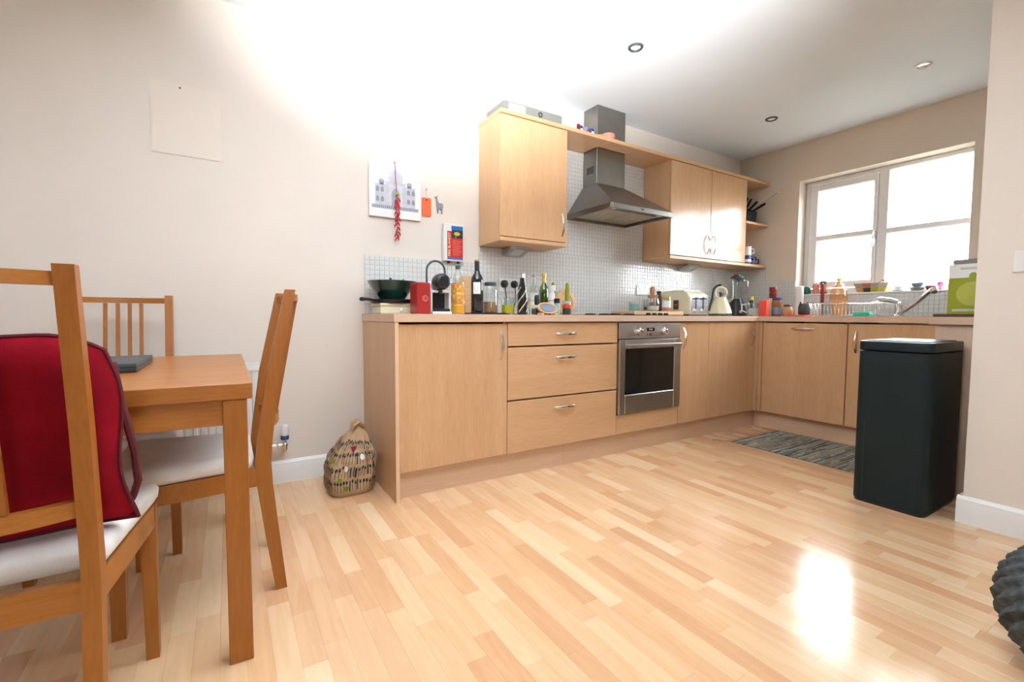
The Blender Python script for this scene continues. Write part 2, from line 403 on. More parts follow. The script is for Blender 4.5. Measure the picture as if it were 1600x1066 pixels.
for y0, y1, yc in ((-1.068, -.662, -.882), (WY2+.035, -1.165, -1.421)):
    for z0, z1 in ((SZ+.05, 1.572), (1.615, 2.055)):
        part('pane', MB().box(3.795, 3.799, y0, y1, z0, z1), 'pane', wi)
        part('glazing_bar', MB().box(3.8, 3.806, yc-.003, yc+.003, z0, z1), 'upvc', wi)
h = MB().box(3.735, FX0-.015, -1.10, -1.08, 1.53, 1.60, .004); h.tube([(3.742, -1.09, 1.59), (3.722, -1.09, 1.575), (3.718, -1.087, 1.50), (3.722, -1.085, 1.47)], .007, 8)
part('window_handle', h, 'chrome', wi)
struct('trim_1', MB().box(W-.02, FX0, WY2+.0005, WY1-.0005, SZ-.012, SZ, .003), 'white')          # the sill

# mosaic tiles
def tiles(mbt, grout, plane, u0, u1, z0, z1):
    p = .0289; t = .0135
    nu = int((u1-u0)/p+.5); nz = int((z1-z0)/p+.5); pu = (u1-u0)/nu; pz = (z1-z0)/nz
    for i in range(nu):
        for k in range(nz):
            a, b = u0+i*pu+.0014, u0+(i+1)*pu-.0014; c, d = z0+k*pz+.0014, z0+(k+1)*pz-.0014; e = .0018; j = random.uniform(0, .0006)
            o, m_ = .004, .0062+j
            if plane == 'y':
                v = [(a, -o, c), (b, -o, c), (b, -o, d), (a, -o, d), (a+e, -m_, c+e), (b-e, -m_, c+e), (b-e, -m_, d-e), (a+e, -m_, d-e)]
            else:
                v = [(W-o, -a, c), (W-o, -b, c), (W-o, -b, d), (W-o, -a, d), (W-m_, -a-e, c+e), (W-m_, -b+e, c+e), (W-m_, -b+e, d-e), (W-m_, -a-e, d-e)]
            mbt.add(v, [(4, 5, 6, 7), (0, 1, 5, 4), (1, 2, 6, 5), (2, 3, 7, 6), (3, 0, 4, 7)])
    if plane == 'y': grout.box(u0, u1, -.0042, .0, z0, z1)
    else: grout.box(W-.0042, W, -u1, -u0, z0, z1)
t, g = MB(), MB()
tiles(t, g, 'y', .012, .757, .9105, 1.25); tiles(t, g, 'y', .757, 3.632, .9105, 1.359); tiles(t, g, 'y', 1.266, 2.290, 1.3595, 2.121)
part('tile_grout', g, 'grout', wb); part('mosaic_tiles', t, 'tile', wb, stuff=True)
t, g = MB(), MB()
tiles(t, g, 'x', .008, .285, .9105, 1.359); tiles(t, g, 'x', .285, -WY1, .9105, 1.235); tiles(t, g, 'x', -WY1, 2.43, .9105, SZ-.0125)
part('tile_grout', g, 'grout', ww); part('mosaic_tiles', t, 'tile', ww, stuff=True)

# downlights
for (x, y), lb, ring in (((1.337, -.80), 'round recessed ceiling downlight nearest the middle of the room, dark rim', 'dgrey'),
                   ((2.938, -1.593), 'round recessed ceiling downlight with pale chrome rim, nearest the partition wall', 'chrome'),
                   ((2.929, -.689), 'small recessed ceiling downlight in front of the far kitchen corner', 'dgrey')):
    d = thing('ceiling_downlight', lb, 'light', (x, y, H), 'recessed downlights')
    part('rim', MB().lathe([(.030, 0), (.043, 0), (.043, -.003), (.039, -.008), (.031, -.008), (.028, -.001)], x, y, H, 28, cap=False), ring, d)
    part('lamp_face', MB().lathe([(.0001, -.004), (.02, -.005), (.0275, -.003), (.0275, -.0005)], x, y, H, 24), 'chrome' if ring == 'chrome' else 'paper', d)

# ================================================================== base cabinets
ZT = .91; ZB, ZD = .1363, .8647; X1, X2, X3, X4, X5, XF = .6316, 1.4564, 2.0564, 2.393, 2.9985, 3.0211
def bow_handle(p, q, out, parent, mat='nickel'):
    """bowed handle from p to q, standing off along out"""
    p, q, out = Vector(p), Vector(q), Vector(out); path = []; R = []
    for i in range(13):
        t_ = i/12; path.append(p.lerp(q, t_)+out*(.003+.026*math.sin(PI*t_)**.8)); R.append(.0022+.0016*math.sin(PI*t_))
    mb = MB().tube(path, R, 8, flat=2.6, updir=out)
    part('handle', mb, mat, parent)
def carcass(x0, x1, y0, y1, z0=ZB, z1=.868, t=.016, facing='y'):
    m = MB(); m.box(x0, x0+t, y0, y1, z0, z1).box(x1-t, x1, y0, y1, z0, z1).box(x0+t, x1-t, y0, y1, z0, z0+t)
    if facing == 'y': m.box(x0+t, x1-t, y1-.006, y1, z0+t, z1)
    else: m.box(x0+t, x1-t, y0, y0+t, z0, z1).box(x0+t, x1-t, y1-t, y1, z0, z1)
    return m
YD = -.58; G = .0018
solo('end_panel', MB().box(0, .018, -.598, -.001, 0, .8695, .001), ['maplew'], 'tall maple end panel closing the left end of the kitchen units', 'panel', (0, -.3, 0))
part('edging_strip', MB().box(.0005, .0175, -.6, -.598, .001, .869), 'edge', bpy.data.objects['end_panel'])

def base(name, label, x0, x1):
    r = thing(name, label, 'cabinet', (x0, YD, 0), 'base cabinets along the back wall')
    part('carcass', carcass(x0+.0005, x1-.0005, -.559, -.008), 'maplew', r); return r
r = base('base_cabinet', 'full-height maple door cabinet at the left end of the base units, vertical handle', .0185, X1)
d = part('door', MB().box(.0185+G, X1-G, YD, -.56, ZB, ZD-.004, .0025), 'maple', r); bow_handle((.587, YD, .823), (.587, YD, .665), (0, -1, 0), d)
r = base('drawer_cabinet', 'maple cabinet with three drawers left of the oven', X1, X2)
for z0, z1, hz in ((.736, ZD, .800), (.436, .728, .662), (ZB, .428, .366)):
    d = part('drawer_front', MB().box(X1+G, X2-G, YD, -.56, z0, z1, .0025), 'mapleh', r); bow_handle((.955, YD, hz), (1.113, YD, hz+.001), (0, -1, 0), d)
r = base('oven_housing_cabinet', 'maple cabinet that houses the oven, plain panel below it', X2, X3)
for o in r.children:
    if o.name.startswith('carcass'): bpy.data.objects.remove(o)
part('carcass', MB().box(X2+.0005, X2+.0165, -.559, -.008, ZB, .868).box(X3-.0165, X3-.0005, -.559, -.008, ZB, .868).box(X2+.0165, X3-.0165, -.559, -.008, ZB, ZB+.016).box(X2+.0165, X3-.0165, -.555, -.008, .236, .252), 'maplew', r)
part('filler_panel', MB().box(X2+G, X3-G, YD, -.56, ZB, .262, .0025), 'mapleh', r)
r = base('narrow_base_cabinet', 'narrow maple door cabinet right of the oven', X3, X4)
d = part('door', MB().box(X3+G, X4-G, YD, -.56, ZB, ZD, .0025), 'maple', r); bow_handle((2.092, YD, .827), (2.092, YD, .672), (0, -1, 0), d)
r = base('corner_base_cabinet', 'maple door cabinet next to the inner corner, handle at its right edge', X4, X5)
d = part('door', MB().box(X4+G, X5-G, YD, -.56, ZB, ZD, .0025), 'maple', r); bow_handle((2.94, YD, .822), (2.94, YD, .67), (0, -1, 0), d)
solo('corner_post', MB().box(X5+.001, XF+.0175, -.5999, -.561, ZB, ZD+.003, .002).box(XF-.0005, XF+.0175, -.6255, -.6, ZB, ZD+.003, .002), 'maple', 'narrow maple corner post where the two runs of units meet', 'post', (XF, -.6, 0))

# oven
ov = thing('oven', 'built-in stainless steel oven with dark glass door and two knobs', 'oven', (1.7564, -.58, .262))
part('oven_body', MB().box(X2+.02, X3-.02, -.555, -.05, .256, .84), 'dgrey', ov)
part('control_panel', MB().box(X2+.003, X3-.003, -.59, -.557, .757, ZD, .003), 'steel', ov)
for kx in (1.632, 1.872):
    k = part('knob', MB().tube([(kx, -.59, .803), (kx, -.596, .803), (kx, -.598, .803), (kx, -.622, .803), (kx, -.624, .803)], [.026, .026, .019, .017, .014], 20), 'chrome', ov)
part('clock_display', MB().box(1.712, 1.786, -.5915, -.59, .806, .829), 'blackg', ov)
cd_ = text_mb('88:88', .016, face_y(1.749, -.5918, .8175), .0002); part('clock_digits', cd_, 'grey', ov)
b_ = MB()
for q in (1.715, 1.742): b_.cyl((q, -.59, .786), (q, -.594, .786), .0045, 10)
b_.prism([(1.735, .776), (1.762, .776), (1.7485, .796)], 'y', -.5915, -.59); part('control_marks', b_, 'dgrey', ov)
dr = MB(); y0, y1 = -.598, -.562
dr.box(X2+.003, 1.512, y0, y1, .268, .752, .003).box(1.985, X3-.003, y0, y1, .268, .752, .003).box(1.512, 1.985, y0, y1, .268, .392, .003).box(1.512, 1.985, y0, y1, .694, .752, .003)
dd = part('oven_door', dr, 'steel', ov)
part('door_glass', MB().box(1.512, 1.985, -.594, -.566, .392, .694), 'blackg', dd)
hb = MB().box(1.50, 2.02, -.638, -.622, .700, .724, .004).box(1.505, 1.525, -.622, -.598, .702, .722, .002).box(1.995, 2.015, -.622, -.598, .702, .722, .002)
part('handle', hb, 'steel', dd)

# plinths
solo('kickboard', MB().box(.0185, 1.05, -.545, -.53, 0, ZB-.001).box(1.051, XF+.05, -.545, -.53, 0, ZB-.001), 'plinth', 'long maple kickboard under the back-wall units', 'kickboard', (1.5, -.54, 0))
solo('kickboard', MB().box(XF+.0505, XF+.066, -1.89, -.5455, 0, ZB-.001), wood('maple_kickboard_return', (.62, .40, .25), (.72, .50, .34), 'y', .4), 'maple kickboard under the window-side units, beside the rug', 'kickboard', (XF+.06, -1.2, 0))

# window run
XD = XF+.0
def wbase(name, label, ya, yb):
    r = thing(name, label, 'cabinet', (XD, ya, 0), 'base cabinets under the window')
    m = MB(); m.box(XD+.021, W-.01, ya-.0165, ya-.0005, ZB, .868).box(XD+.021, W-.01, yb+.0005, yb+.0165, ZB, .868).box(XD+.021, W-.01, yb+.0165, ya-.0165, ZB, ZB+.016)
    part('carcass', m, 'maplew', r); return r
r = wbase('appliance_cabinet', 'wide maple appliance door with a horizontal handle near its top', -.6273, -1.2273)
d = part('door', MB().box(XD, XD+.02, -1.2273+.003, -.6273-.003, ZB, .860, .0025), 'maple', r); bow_handle((XD, -.852, .818), (XD, -1.01, .818), (-1, 0, 0), d)
r = wbase('sink_cabinet', 'maple sink cabinet partly hidden behind the dark bin', -1.2273, -1.84)
d = part('door', MB().box(XD, XD+.02, -1.84+G, -1.2273-.003, ZB, .860, .0025), 'maple', r); bow_handle((XD, -1.279, .812), (XD, -1.281, .66), (-1, 0, 0), d)
# short return leg behind the bin
r = thing('return_end_panel', 'pinkish maple end panel behind the dark bin', 'panel', (2.42, -2.1, 0))
part('panel', MB().box(2.42, 2.438, YK+.001, -1.862, 0, .8695, .001), 'pinkpanel', r)
r = thing('return_base_cabinet', 'base cabinet of the short return beside the partition wall', 'cabinet', (2.44, -2.1, 0))
part('carcass', carcass(2.4385, W-.005, YK+.005, -1.882, ZB, .868, facing='b'), 'maplew', r)
for a, b in ((2.4395, 3.018),): part('door', MB().box(a, b, -1.881, -1.862, ZB, ZD, .0025), 'maple', r)
# worktop (three lengths, sink cut out of the window length)
wt = thing('worktop', 'pink-beige worktop running along the back wall and under the window', 'worktop', (1.5, -.3, .87))
part('worktop_length', MB().box(-.004, W-.002, -.6, -.0005, .8705, ZT, .0015), 'top', wt)
SX0, SX1, SY0, SY1 = 3.13, 3.50, -1.80, -1.36
m = MB(); YE = -1.84
m.box(XF-.02, W-.002, SY1, -.6003, .8705, ZT, .001).box(XF-.02, W-.002, YE, SY0, .8705, ZT, .001).box(XF-.02, SX0, SY0, SY1, .8705, ZT, .001).box(SX1, W-.002, SY0, SY1, .8705, ZT, .001)
part('worktop_length', m, 'topy', wt)
part('worktop_length', MB().box(2.40, W-.002, YK+.001, YE-.0003, .8705, ZT, .0015), 'topy', wt)
# sink
sk = thing('sink', 'stainless steel inset sink with drainer under the window', 'sink', (3.3, -1.5, ZT))
m = MB(); m.box(3.08, 3.56, -1.83, SY0+.004, ZT+.0003, ZT+.006, .002).box(3.08, 3.56, SY1-.004, -.96, ZT+.0003, ZT+.006, .002).box(3.08, SX0+.004, SY0+.004, SY1-.004, ZT+.0003, ZT+.006, .002).box(SX1-.004, 3.56, SY0+.004, SY1-.004, ZT+.0003, ZT+.006, .002)
part('rim', m, 'chrome', sk)
m = MB(); a = .003; m.box(SX0+a, SX0+a+.002, SY0+a, SY1-a, .75, ZT).box(SX1-a-.002, SX1-a, SY0+a, SY1-a, .75, ZT).box(SX0+a, SX1-a, SY0+a, SY0+a+.002, .75, ZT).box(SX0+a, SX1-a, SY1-a-.002, SY1-a, .75, ZT).box(SX0+a, SX1-a, SY0+a, SY1-a, .748, .75)
part('bowl', m, 'steel', sk)
# tap
tp = thing('mixer_tap', 'chrome mixer tap with a long slanted spout behind the sink', 'tap', (3.53, -1.34, ZT+.006))
part('tap_body', MB().lathe([(.03, 0), (.03, .006), (.024, .012), (.022, .07), (.024, .08), (.02, .10), (.008, .108)], 3.53, -1.34, ZT+.006, 20), 'chrome', tp)
part('lever', MB().tube([(3.53, -1.34, 1.012), (3.50, -1.30, 1.03), (3.46, -1.25, 1.04), (3.44, -1.235, 1.042)], [.018, .021, .019, .010], 10, flat=.6), 'chrome', tp)
part('spout', MB().tube([(3.52, -1.345, .935), (3.50, -1.37, .94), (3.42, -1.475, 1.01), (3.33, -1.575, 1.085), (3.315, -1.592, 1.092), (3.305, -1.602, 1.075)], [.015, .015, .014, .015, .020, .018], 12), 'chrome', tp)

# ================================================================== wall units
YU = -.2863; TZ0, TZ1 = 2.1227, 2.1477; BZ = 1.3616
XU0, XU1, XR0, XRM, XR1 = .7536, 1.2642, 2.2918, 2.7915, 3.2986
tb = solo('top_board', MB().box(XU0-.002, 1.628, YU-.006, -.001, TZ0, TZ1, .002).box(1.922, W-.001, YU-.006, -.001, TZ0, TZ1, .002).box(1.628, 1.922, YU-.006, -.168, TZ0, TZ1, .002), 'lwood', 'long maple board running across the tops of the wall units', 'board', (1.5, -.15, TZ0))
tb.data.materials[0] = wood('maple_board', A, B, 'x', .4)
M['mapleb'] = tb.data.materials[0]
def wall_unit(label, x0, x1, doors):
    r = thing('wall_cabinet', label, 'cabinet', (x0, -.14, BZ), 'maple wall units')
    m = MB(); m.box(x0, x0+.018, YU+.021, -.009, BZ+.0245, TZ0-.0005).box(x1-.018, x1, YU+.021, -.009, BZ+.0245, TZ0-.0005).box(x0+.018, x1-.018, -.02, -.009, BZ+.0245, TZ0-.0005)
    part('carcass', m, 'maplew', r)
    for a, b, hx in doors:
        d = part('door', MB().box(a+G, b-G, YU, YU+.02, BZ+.029, TZ0-.004, .0025), 'maple', r); bow_handle((hx, YU, 1.582), (hx, YU, 1.427), (0, -1, 0), d)
    return r
r = wall_unit('single-door maple wall cabinet left of the cooker hood', XU0, XU1, [(XU0, XU1, 1.222)])
part('bottom_board', MB().box(XU0-.002, XU1, YU-.004, -.009, BZ, BZ+.024, .002), 'mapleb', r)
r = wall_unit('double-door maple wall cabinet right of the cooker hood, doors shining with window light', XR0, XR1, [(XR0, XRM, 2.748), (XRM, XR1, 2.83)])
solo('bottom_shelf', MB().box(XR0-.002, W-.009, YU-.004, -.0085, BZ, BZ+.024, .002), 'mapleb', 'long maple shelf under the double wall cabinet, reaching the corner', 'shelf', (2.9, -.14, BZ))
solo('corner_shelf', MB().box(XR1+.0005, W-.0005, YU-.002, -.0005, 1.744, 1.764, .002), 'mapleb', 'short maple shelf in the corner carrying the knife block', 'shelf', (3.47, -.14, 1.744))
for x0, x1, lb in ((.93, 1.08, 'steel wedge-shaped lamp under the single wall cabinet'), (2.72, 2.90, 'steel wedge-shaped lamp under the double wall cabinet')):
    r = thing('under_cabinet_light', lb, 'light', ((x0+x1)/2, -.06, 1.33), 'under-cabinet lights')
    xm = (x0+x1)/2
    part('housing', MB().prism([(-.012, 1.361), (-.13, 1.361), (-.125, 1.352), (-.03, 1.31), (-.012, 1.31)], 'x', x0, x1), 'steel', r)
    m = MB(); m.add([(xm-.04, -.1105, 1.3452), (xm+.04, -.1105, 1.3452), (xm+.04, -.05, 1.318), (xm-.04, -.05, 1.318), (xm-.04, -.112, 1.342), (xm+.04, -.112, 1.342), (xm+.04, -.051, 1.315), (xm-.04, -.051, 1.315)], [(0, 1, 2, 3), (4, 5, 6, 7), (0, 1, 5, 4), (1, 2, 6, 5), (2, 3, 7, 6), (3, 0, 4, 7)])
    part('lens', m, 'grey', r)

# cooker hood
hd = thing('cooker_hood', 'stainless steel pyramid cooker hood with square chimney above the oven', 'cooker hood', (1.785, -.24, 1.615))
x0, x1, yf, z0 = 1.487, 2.083, -.48, 1.615; cx0, cx1, cyf = 1.636, 1.915, -.158
part('chimney', MB().box(cx0, cx1, cyf, -.0075, 1.868, H-.001, .002).box(cx0-.0015, cx1+.0015, cyf-.0015, -.0075, 1.868, 2.06, .002), 'steeld', hd)
m = MB(); m.loft([[(x0, yf, z0+.037), (x1, yf, z0+.037), (x1, -.0075, z0+.037), (x0, -.0075, z0+.037)], [(cx0-.002, cyf-.002, 1.867), (cx1+.002, cyf-.002, 1.867), (cx1+.002, -.0075, 1.867), (cx0-.002, -.0075, 1.867)]])
part('canopy', m, 'steeld', hd)
m = MB(); t_ = .014
m.box(x0, x1, yf, yf+t_, z0, z0+.0365, .002).box(x0, x1, -.0075-t_, -.0075, z0, z0+.0365, .002).box(x0, x0+t_, yf+t_, -.0075-t_, z0, z0+.0365, .002).box(x1-t_, x1, yf+t_, -.0075-t_, z0, z0+.0365, .002)
part('skirt', m, 'steeld', hd)
part('underside', MB().box(x0+t_, x1-t_, yf+t_, -.0075-t_, z0+.02, z0+.035), 'steeld', hd)
for a, b in ((x0+.05, 1.78), (1.79, x1-.05)):
    f_ = part('grease_filter', MB().box(a, b, yf+.10, -.05, z0+.013, z0+.0195, .002), 'filter', hd)
for a in (1.56, 2.01): part('hood_lamp', MB().lathe([(.02, 0), (.028, .003), (.028, .008)], a, yf+.06, z0+.012, 16), 'paper', hd)
m = MB()
for q in range(5): m.box(cx0-.0028, cx0-.0014, -.125+q*.016, -.117+q*.016, 1.95, 2.0)
part('vent_slots', m, 'dark', hd)
m = MB(); m.box(1.752, 1.782, yf-.001, yf, z0+.014, z0+.024); part('badge', m, 'dark', hd)

# hob
hb_ = thing('gas_hob', 'black glass gas hob with four knobs above the oven', 'hob', (1.78, -.3, ZT))
part('hob_plate', MB().box(1.50, 2.06, -.545, -.055, ZT+.0003, ZT+.005, .002), 'blackg', hb_)
for q in (1.82, 1.88, 1.94, 2.0): part('knob', MB().lathe([(.018, 0), (.017, .012), (.014, .014)], q, -.505, ZT+.005, 16), 'black', hb_)
for bx in (1.585, 1.72):
    for by in (-.42, -.17):
        bu = part('burner', MB().lathe([(.04, 0), (.04, .006), (.032, .009), (.001, .010)], bx, by, ZT+.005, 18), 'black', hb_)

# ================================================================== table and chairs
tt = thing('dining_table', 'oak-veneer dining table with square legs at the left', 'table', (-1.15, -.89, 0))
TXL, TXR, TYF, TYB, TZ = -1.75, -.618, -1.385, -.39, .731
part('tabletop', MB().box(TXL, TXR, TYF, TYB, .69, TZ, .002), 'oakx', tt)
lw = .054
for lx in (TXL+.012, TXR-.012-lw):
    for ly in (TYF+.004, TYB-.004-lw): part('leg', MB().box(lx, lx+lw, ly, ly+lw, 0, .6895, .002), 'oak', tt)
part('apron', MB().box(TXL+.066, TXR-.066, TYF+.012, TYF+.032, .625, .6895, .001), 'oakx', tt)
part('apron', MB().box(TXL+.066, TXR-.066, TYB-.032, TYB-.012, .625, .6895, .001), 'oakx', tt)
for ax in (TXL+.02, TXR-.04): part('apron', MB().box(ax, ax+.02, TYF+.06, TYB-.06, .625, .6895, .001), 'oakx', tt)

def make_chair():
    r = thing('dining_chair', 'x', 'chair', (0, 0, 0), 'dining chairs round the table')
    prof = [(0, 0, .033), (.2, .020, .061), (.36, .035, .080), (.43, .038, .083), (.50, .033, .075), (.70, .009, .048), (.985, -.043, -.013)]
    hr, hf, pt = .175, .217, .028
    for s in (-1, 1):
        m = MB(); xa, xb = (hr-pt)*s, hr*s
        m.loft([[(min(xa, xb), a, z), (max(xa, xb), a, z), (max(xa, xb), b, z), (min(xa, xb), b, z)] for z, a, b in prof])
        part('back_post', m, 'oak', r, ang=20)
        m = MB(); xa, xb = (hf-.034)*s, hf*s
        m.loft([[(xa+.003*s, .408, 0), (xb-.003*s, .408, 0), (xb-.003*s, .44, 0), (xa+.003*s, .44, 0)], [(xa, .40, .41), (xb, .40, .41), (xb, .44, .41), (xa, .44, .41)]])
        part('leg', m, 'oak', r, ang=20)
        a = Vector(((hr-.012)*s, .078, 0)); b = Vector(((hf-.012)*s, .401, 0))
        m = MB(); o = Vector((.01, 0, 0)); m.loft([[(p.x-.01, p.y, .355), (p.x+.01, p.y, .355), (p.x+.01, p.y, .411), (p.x-.01, p.y, .411)] for p in (a, b)])
        part('side_rail', m, 'oakx', r)
    part('front_rail', MB().box(-hf+.034, hf-.034, .412, .432, .355, .411), 'oakx', r)
    part('rear_rail', MB().box(-hr+pt, hr-pt, .045, .065, .355, .411), 'oakx', r)
    def bow(x): return .034*(1-(x/(hr-pt))**2)
    def rail(z0, z1, yb, th):
        m = MB(); rings = []
        for i in range(13):
            x = -(hr-pt)+2*(hr-pt)*i/12; y = yb-bow(x); rings.append([(x, y, z0), (x, y+th, z0), (x, y+th, z1), (x, y, z1)])
        return m.loft(rings)
    part('top_rail', rail(.950, .973, -.034, .018), 'oakx', r)
    part('lower_rail', rail(.535, .565, .034, .020), 'oakx', r)
    for x in (-.06, -.02, .02, .06):
        y0, y1 = .038-bow(x), -.031-bow(x)
        m = MB().loft([[(x-.0065, y0, .566), (x+.0065, y0, .566), (x+.0065, y0+.013, .566), (x-.0065, y0+.013, .566)], [(x-.0065, y1, .949), (x+.0065, y1, .949), (x+.0065, y1+.013, .949), (x-.0065, y1+.013, .949)]])
        part('slat', m, 'oak', r)
    # padded seat
    rings = []
    for z, ins in ((.4125, .004), (.425, -.004), (.445, -.006), (.456, 0), (.463, .014), (.466, .05)):
        pts = []; yr, yf_ = .092, .446; wr, wf = hr-.004, hf+.002
        cs_ = [(wf-ins, yf_-ins), (-wf+ins, yf_-ins), (-wr+ins, yr+ins), (wr-ins, yr+ins)]; rad = .022
        for i in range(4):
            c = Vector(cs_[i]); p = Vector(cs_[i-1]); q = Vector(cs_[(i+1) % 4]); e1 = (p-c).normalized(); e2 = (q-c).normalized()
            for k in range(5):
                t_ = k/4; a_ = c+e1*rad*(1-t_)**2+e2*rad*t_**2; pts.append((a_.x, a_.y, z))
        rings.append(pts)
    part('seat_cushion', MB().loft(rings), 'seat', r, ang=60)
    return r
ch = make_chair()
ch['label'] = 'oak dining chair in the foreground, its back to the viewer, holding a red cushion'
ch.location = (-1.055, -1.655, 0)
c2 = copy_tree(ch); c2['label'] = 'oak dining chair seen side-on at the right end of the table'; c2.location = (-.520, -.900, 0); c2.rotation_euler = (0, 0, PI/2)
c3 = copy_tree(ch); c3['label'] = 'oak dining chair behind the table with its slatted back to the wall'; c3.location = (-1.048, -.195, 0); c3.rotation_euler = (0, 0, PI)

# red cushion on the near chair
cu = thing('red_cushion', 'deep red felt cushion standing on the seat of the nearest chair', 'cushion', (-1.05, -1.5, .467))
N = 22; vs = []; fs = []
def cushp(i, j, side):
    u = i/N*2-1; v = j/N*2-1
    edge = (1-abs(u)**3.0)*(1-abs(v)**3.0); th = .055*max(edge, 0)**.5
    x = -1.068+u*(.205+.018*(1-v)/2*(1 if u > 0 else .3)) + .008*math.sin(4*v)*abs(u)
    z = .474+.385*(v+1)/2 - .018*(u < 0)*(v > .5)*abs(u)+.01*u*(v > 0)*v
    z -= .035*max(0, (u-.55)/.45)**2*max(0, (v-.5)/.5)
    y = -1.545+.0*v - .03*(v) + side*th + .05*(v < -.3)*((-v-.3)**2) + .008*math.sin(5*u+2*v)
    return (x, y, z)
m = MB()
for side in (-1, 1):
    vv = [cushp(i, j, side) for j in range(N+1) for i in range(N+1)]
    m.add(vv, [(j*(N+1)+i, j*(N+1)+i+1, (j+1)*(N+1)+i+1, (j+1)*(N+1)+i) for j in range(N) for i in range(N)])
co = part('cover', m, 'red', cu, ang=60)
ring = [cushp(i, 0, 0) for i in range(N+1)]+[cushp(N, j, 0) for j in range(1, N+1)]+[cushp(i, N, 0) for i in range(N-1, -1, -1)]+[cushp(0, j, 0) for j in range(N-1, 0, -1)]
part('piping', MB().tube(ring, .0045, 6, closed=True), 'reddark', cu, 'dark red piping')
m = MB().tube([(-.868, -1.50, .80), (-.862, -1.46, .70), (-.852, -1.42, .60), (-.852, -1.385, .52), (-.865, -1.37, .478)], [.006, .007, .007, .008, .007], 8, flat=2.2)
part('strap', m, 'reddark', cu, 'dark strap hanging at its right side')

# laptop
lp = thing('laptop', 'closed dark grey laptop lying on the dining table', 'laptop', (-1.1, -.8, TZ))
part('base', MB().rbox(-1.25, -.897, -1.0, -.66, TZ+.0005, TZ+.015, .006, top=.0015), 'black', lp)
part('lid', MB().rbox(-1.25, -.897, -1.0, -.66, TZ+.0155, TZ+.027, .006, top=.0015), 'dgrey', lp)

# radiator
ra = thing('radiator', 'white panel radiator on the wall behind the dining table', 'radiator', (-1.05, -.08, .17))
RX0, RX1, RZ0, RZ1 = -1.62, -.50, .175, .655
rings = []; n = 34; pitch = (RX1-RX0-.06)/n
xs = [RX0, RX0+.03]
prof = []
for i in range(n): a = RX0+.03+i*pitch; prof += [(a+.0, -.092), (a+pitch*.2, -.092), (a+pitch*.35, -.083), (a+pitch*.65, -.083), (a+pitch*.8, -.092)]
prof = [(RX0, -.092)]+prof+[(RX1, -.092), (RX1, -.078), (RX0, -.078)]
part('front_panel', MB().prism(prof, 'z', RZ0+.03, RZ1-.035), 'white', ra, ang=20)
part('panel_border', MB().box(RX0, RX1, -.093, -.078, RZ1-.035, RZ1, .003).box(RX0, RX1, -.093, -.078, RZ0, RZ0+.03, .003), 'white', ra)
part('rear_panel', MB().box(RX0, RX1, -.04, -.028, RZ0, RZ1, .003), 'white', ra)
part('side_cover', MB().box(RX1, RX1+.004, -.093, -.028, RZ0+.02, RZ1+.004).box(RX0-.004, RX0, -.093, -.028, RZ0+.02, RZ1+.004), 'white', ra)
gr = MB().box(RX0, RX1, -.093, -.086, RZ1, RZ1+.004).box(RX0, RX1, -.036, -.028, RZ1, RZ1+.004)
for i in range(60): a = RX0+.01+i*(RX1-RX0-.02)/59; gr.box(a-.003, a+.003, -.086, -.036, RZ1, RZ1+.003)
part('top_grille', gr, 'white', ra)
part('bracket', MB().box(RX0+.15, RX0+.18, -.028, -.0005, .25, .6).box(RX1-.18, RX1-.15, -.028, -.0005, .25, .6), 'white', ra)
va = thing('radiator_valve', 'thermostatic valve with white head on brass pipe at the radiator end', 'valve', (-.43, -.06, .19))
part('valve_head', MB().lathe([(.017, 0), (.019, .006), (.019, .045), (.014, .056), (.001, .058)], -.425, -.06, .268, 16), 'plastic', va, 'white valve head')
part('collar', MB().lathe([(.019, 0), (.02, .004), (.02, .018), (.018, .022)], -.425, -.06, .246, 16), 'blue', va, 'dark collar')
part('valve_body', MB().lathe([(.012, 0), (.012, .02), (.016, .022), (.016, .034), (.01, .036), (.01, .055)], -.425, -.06, .191, 14).cyl((-.425, -.06, .218), (-.4965, -.06, .218), .010, 12).cyl((-.455, -.06, .218), (-.468, -.06, .218), .015, 6), 'chrome', va)
part('pipe', MB().tube([(-.425, -.06, .195), (-.425, -.055, .185), (-.425, -.03, .178), (-.425, -.001, .178)], .008, 10), 'brass', va, 'copper pipe into the wall')

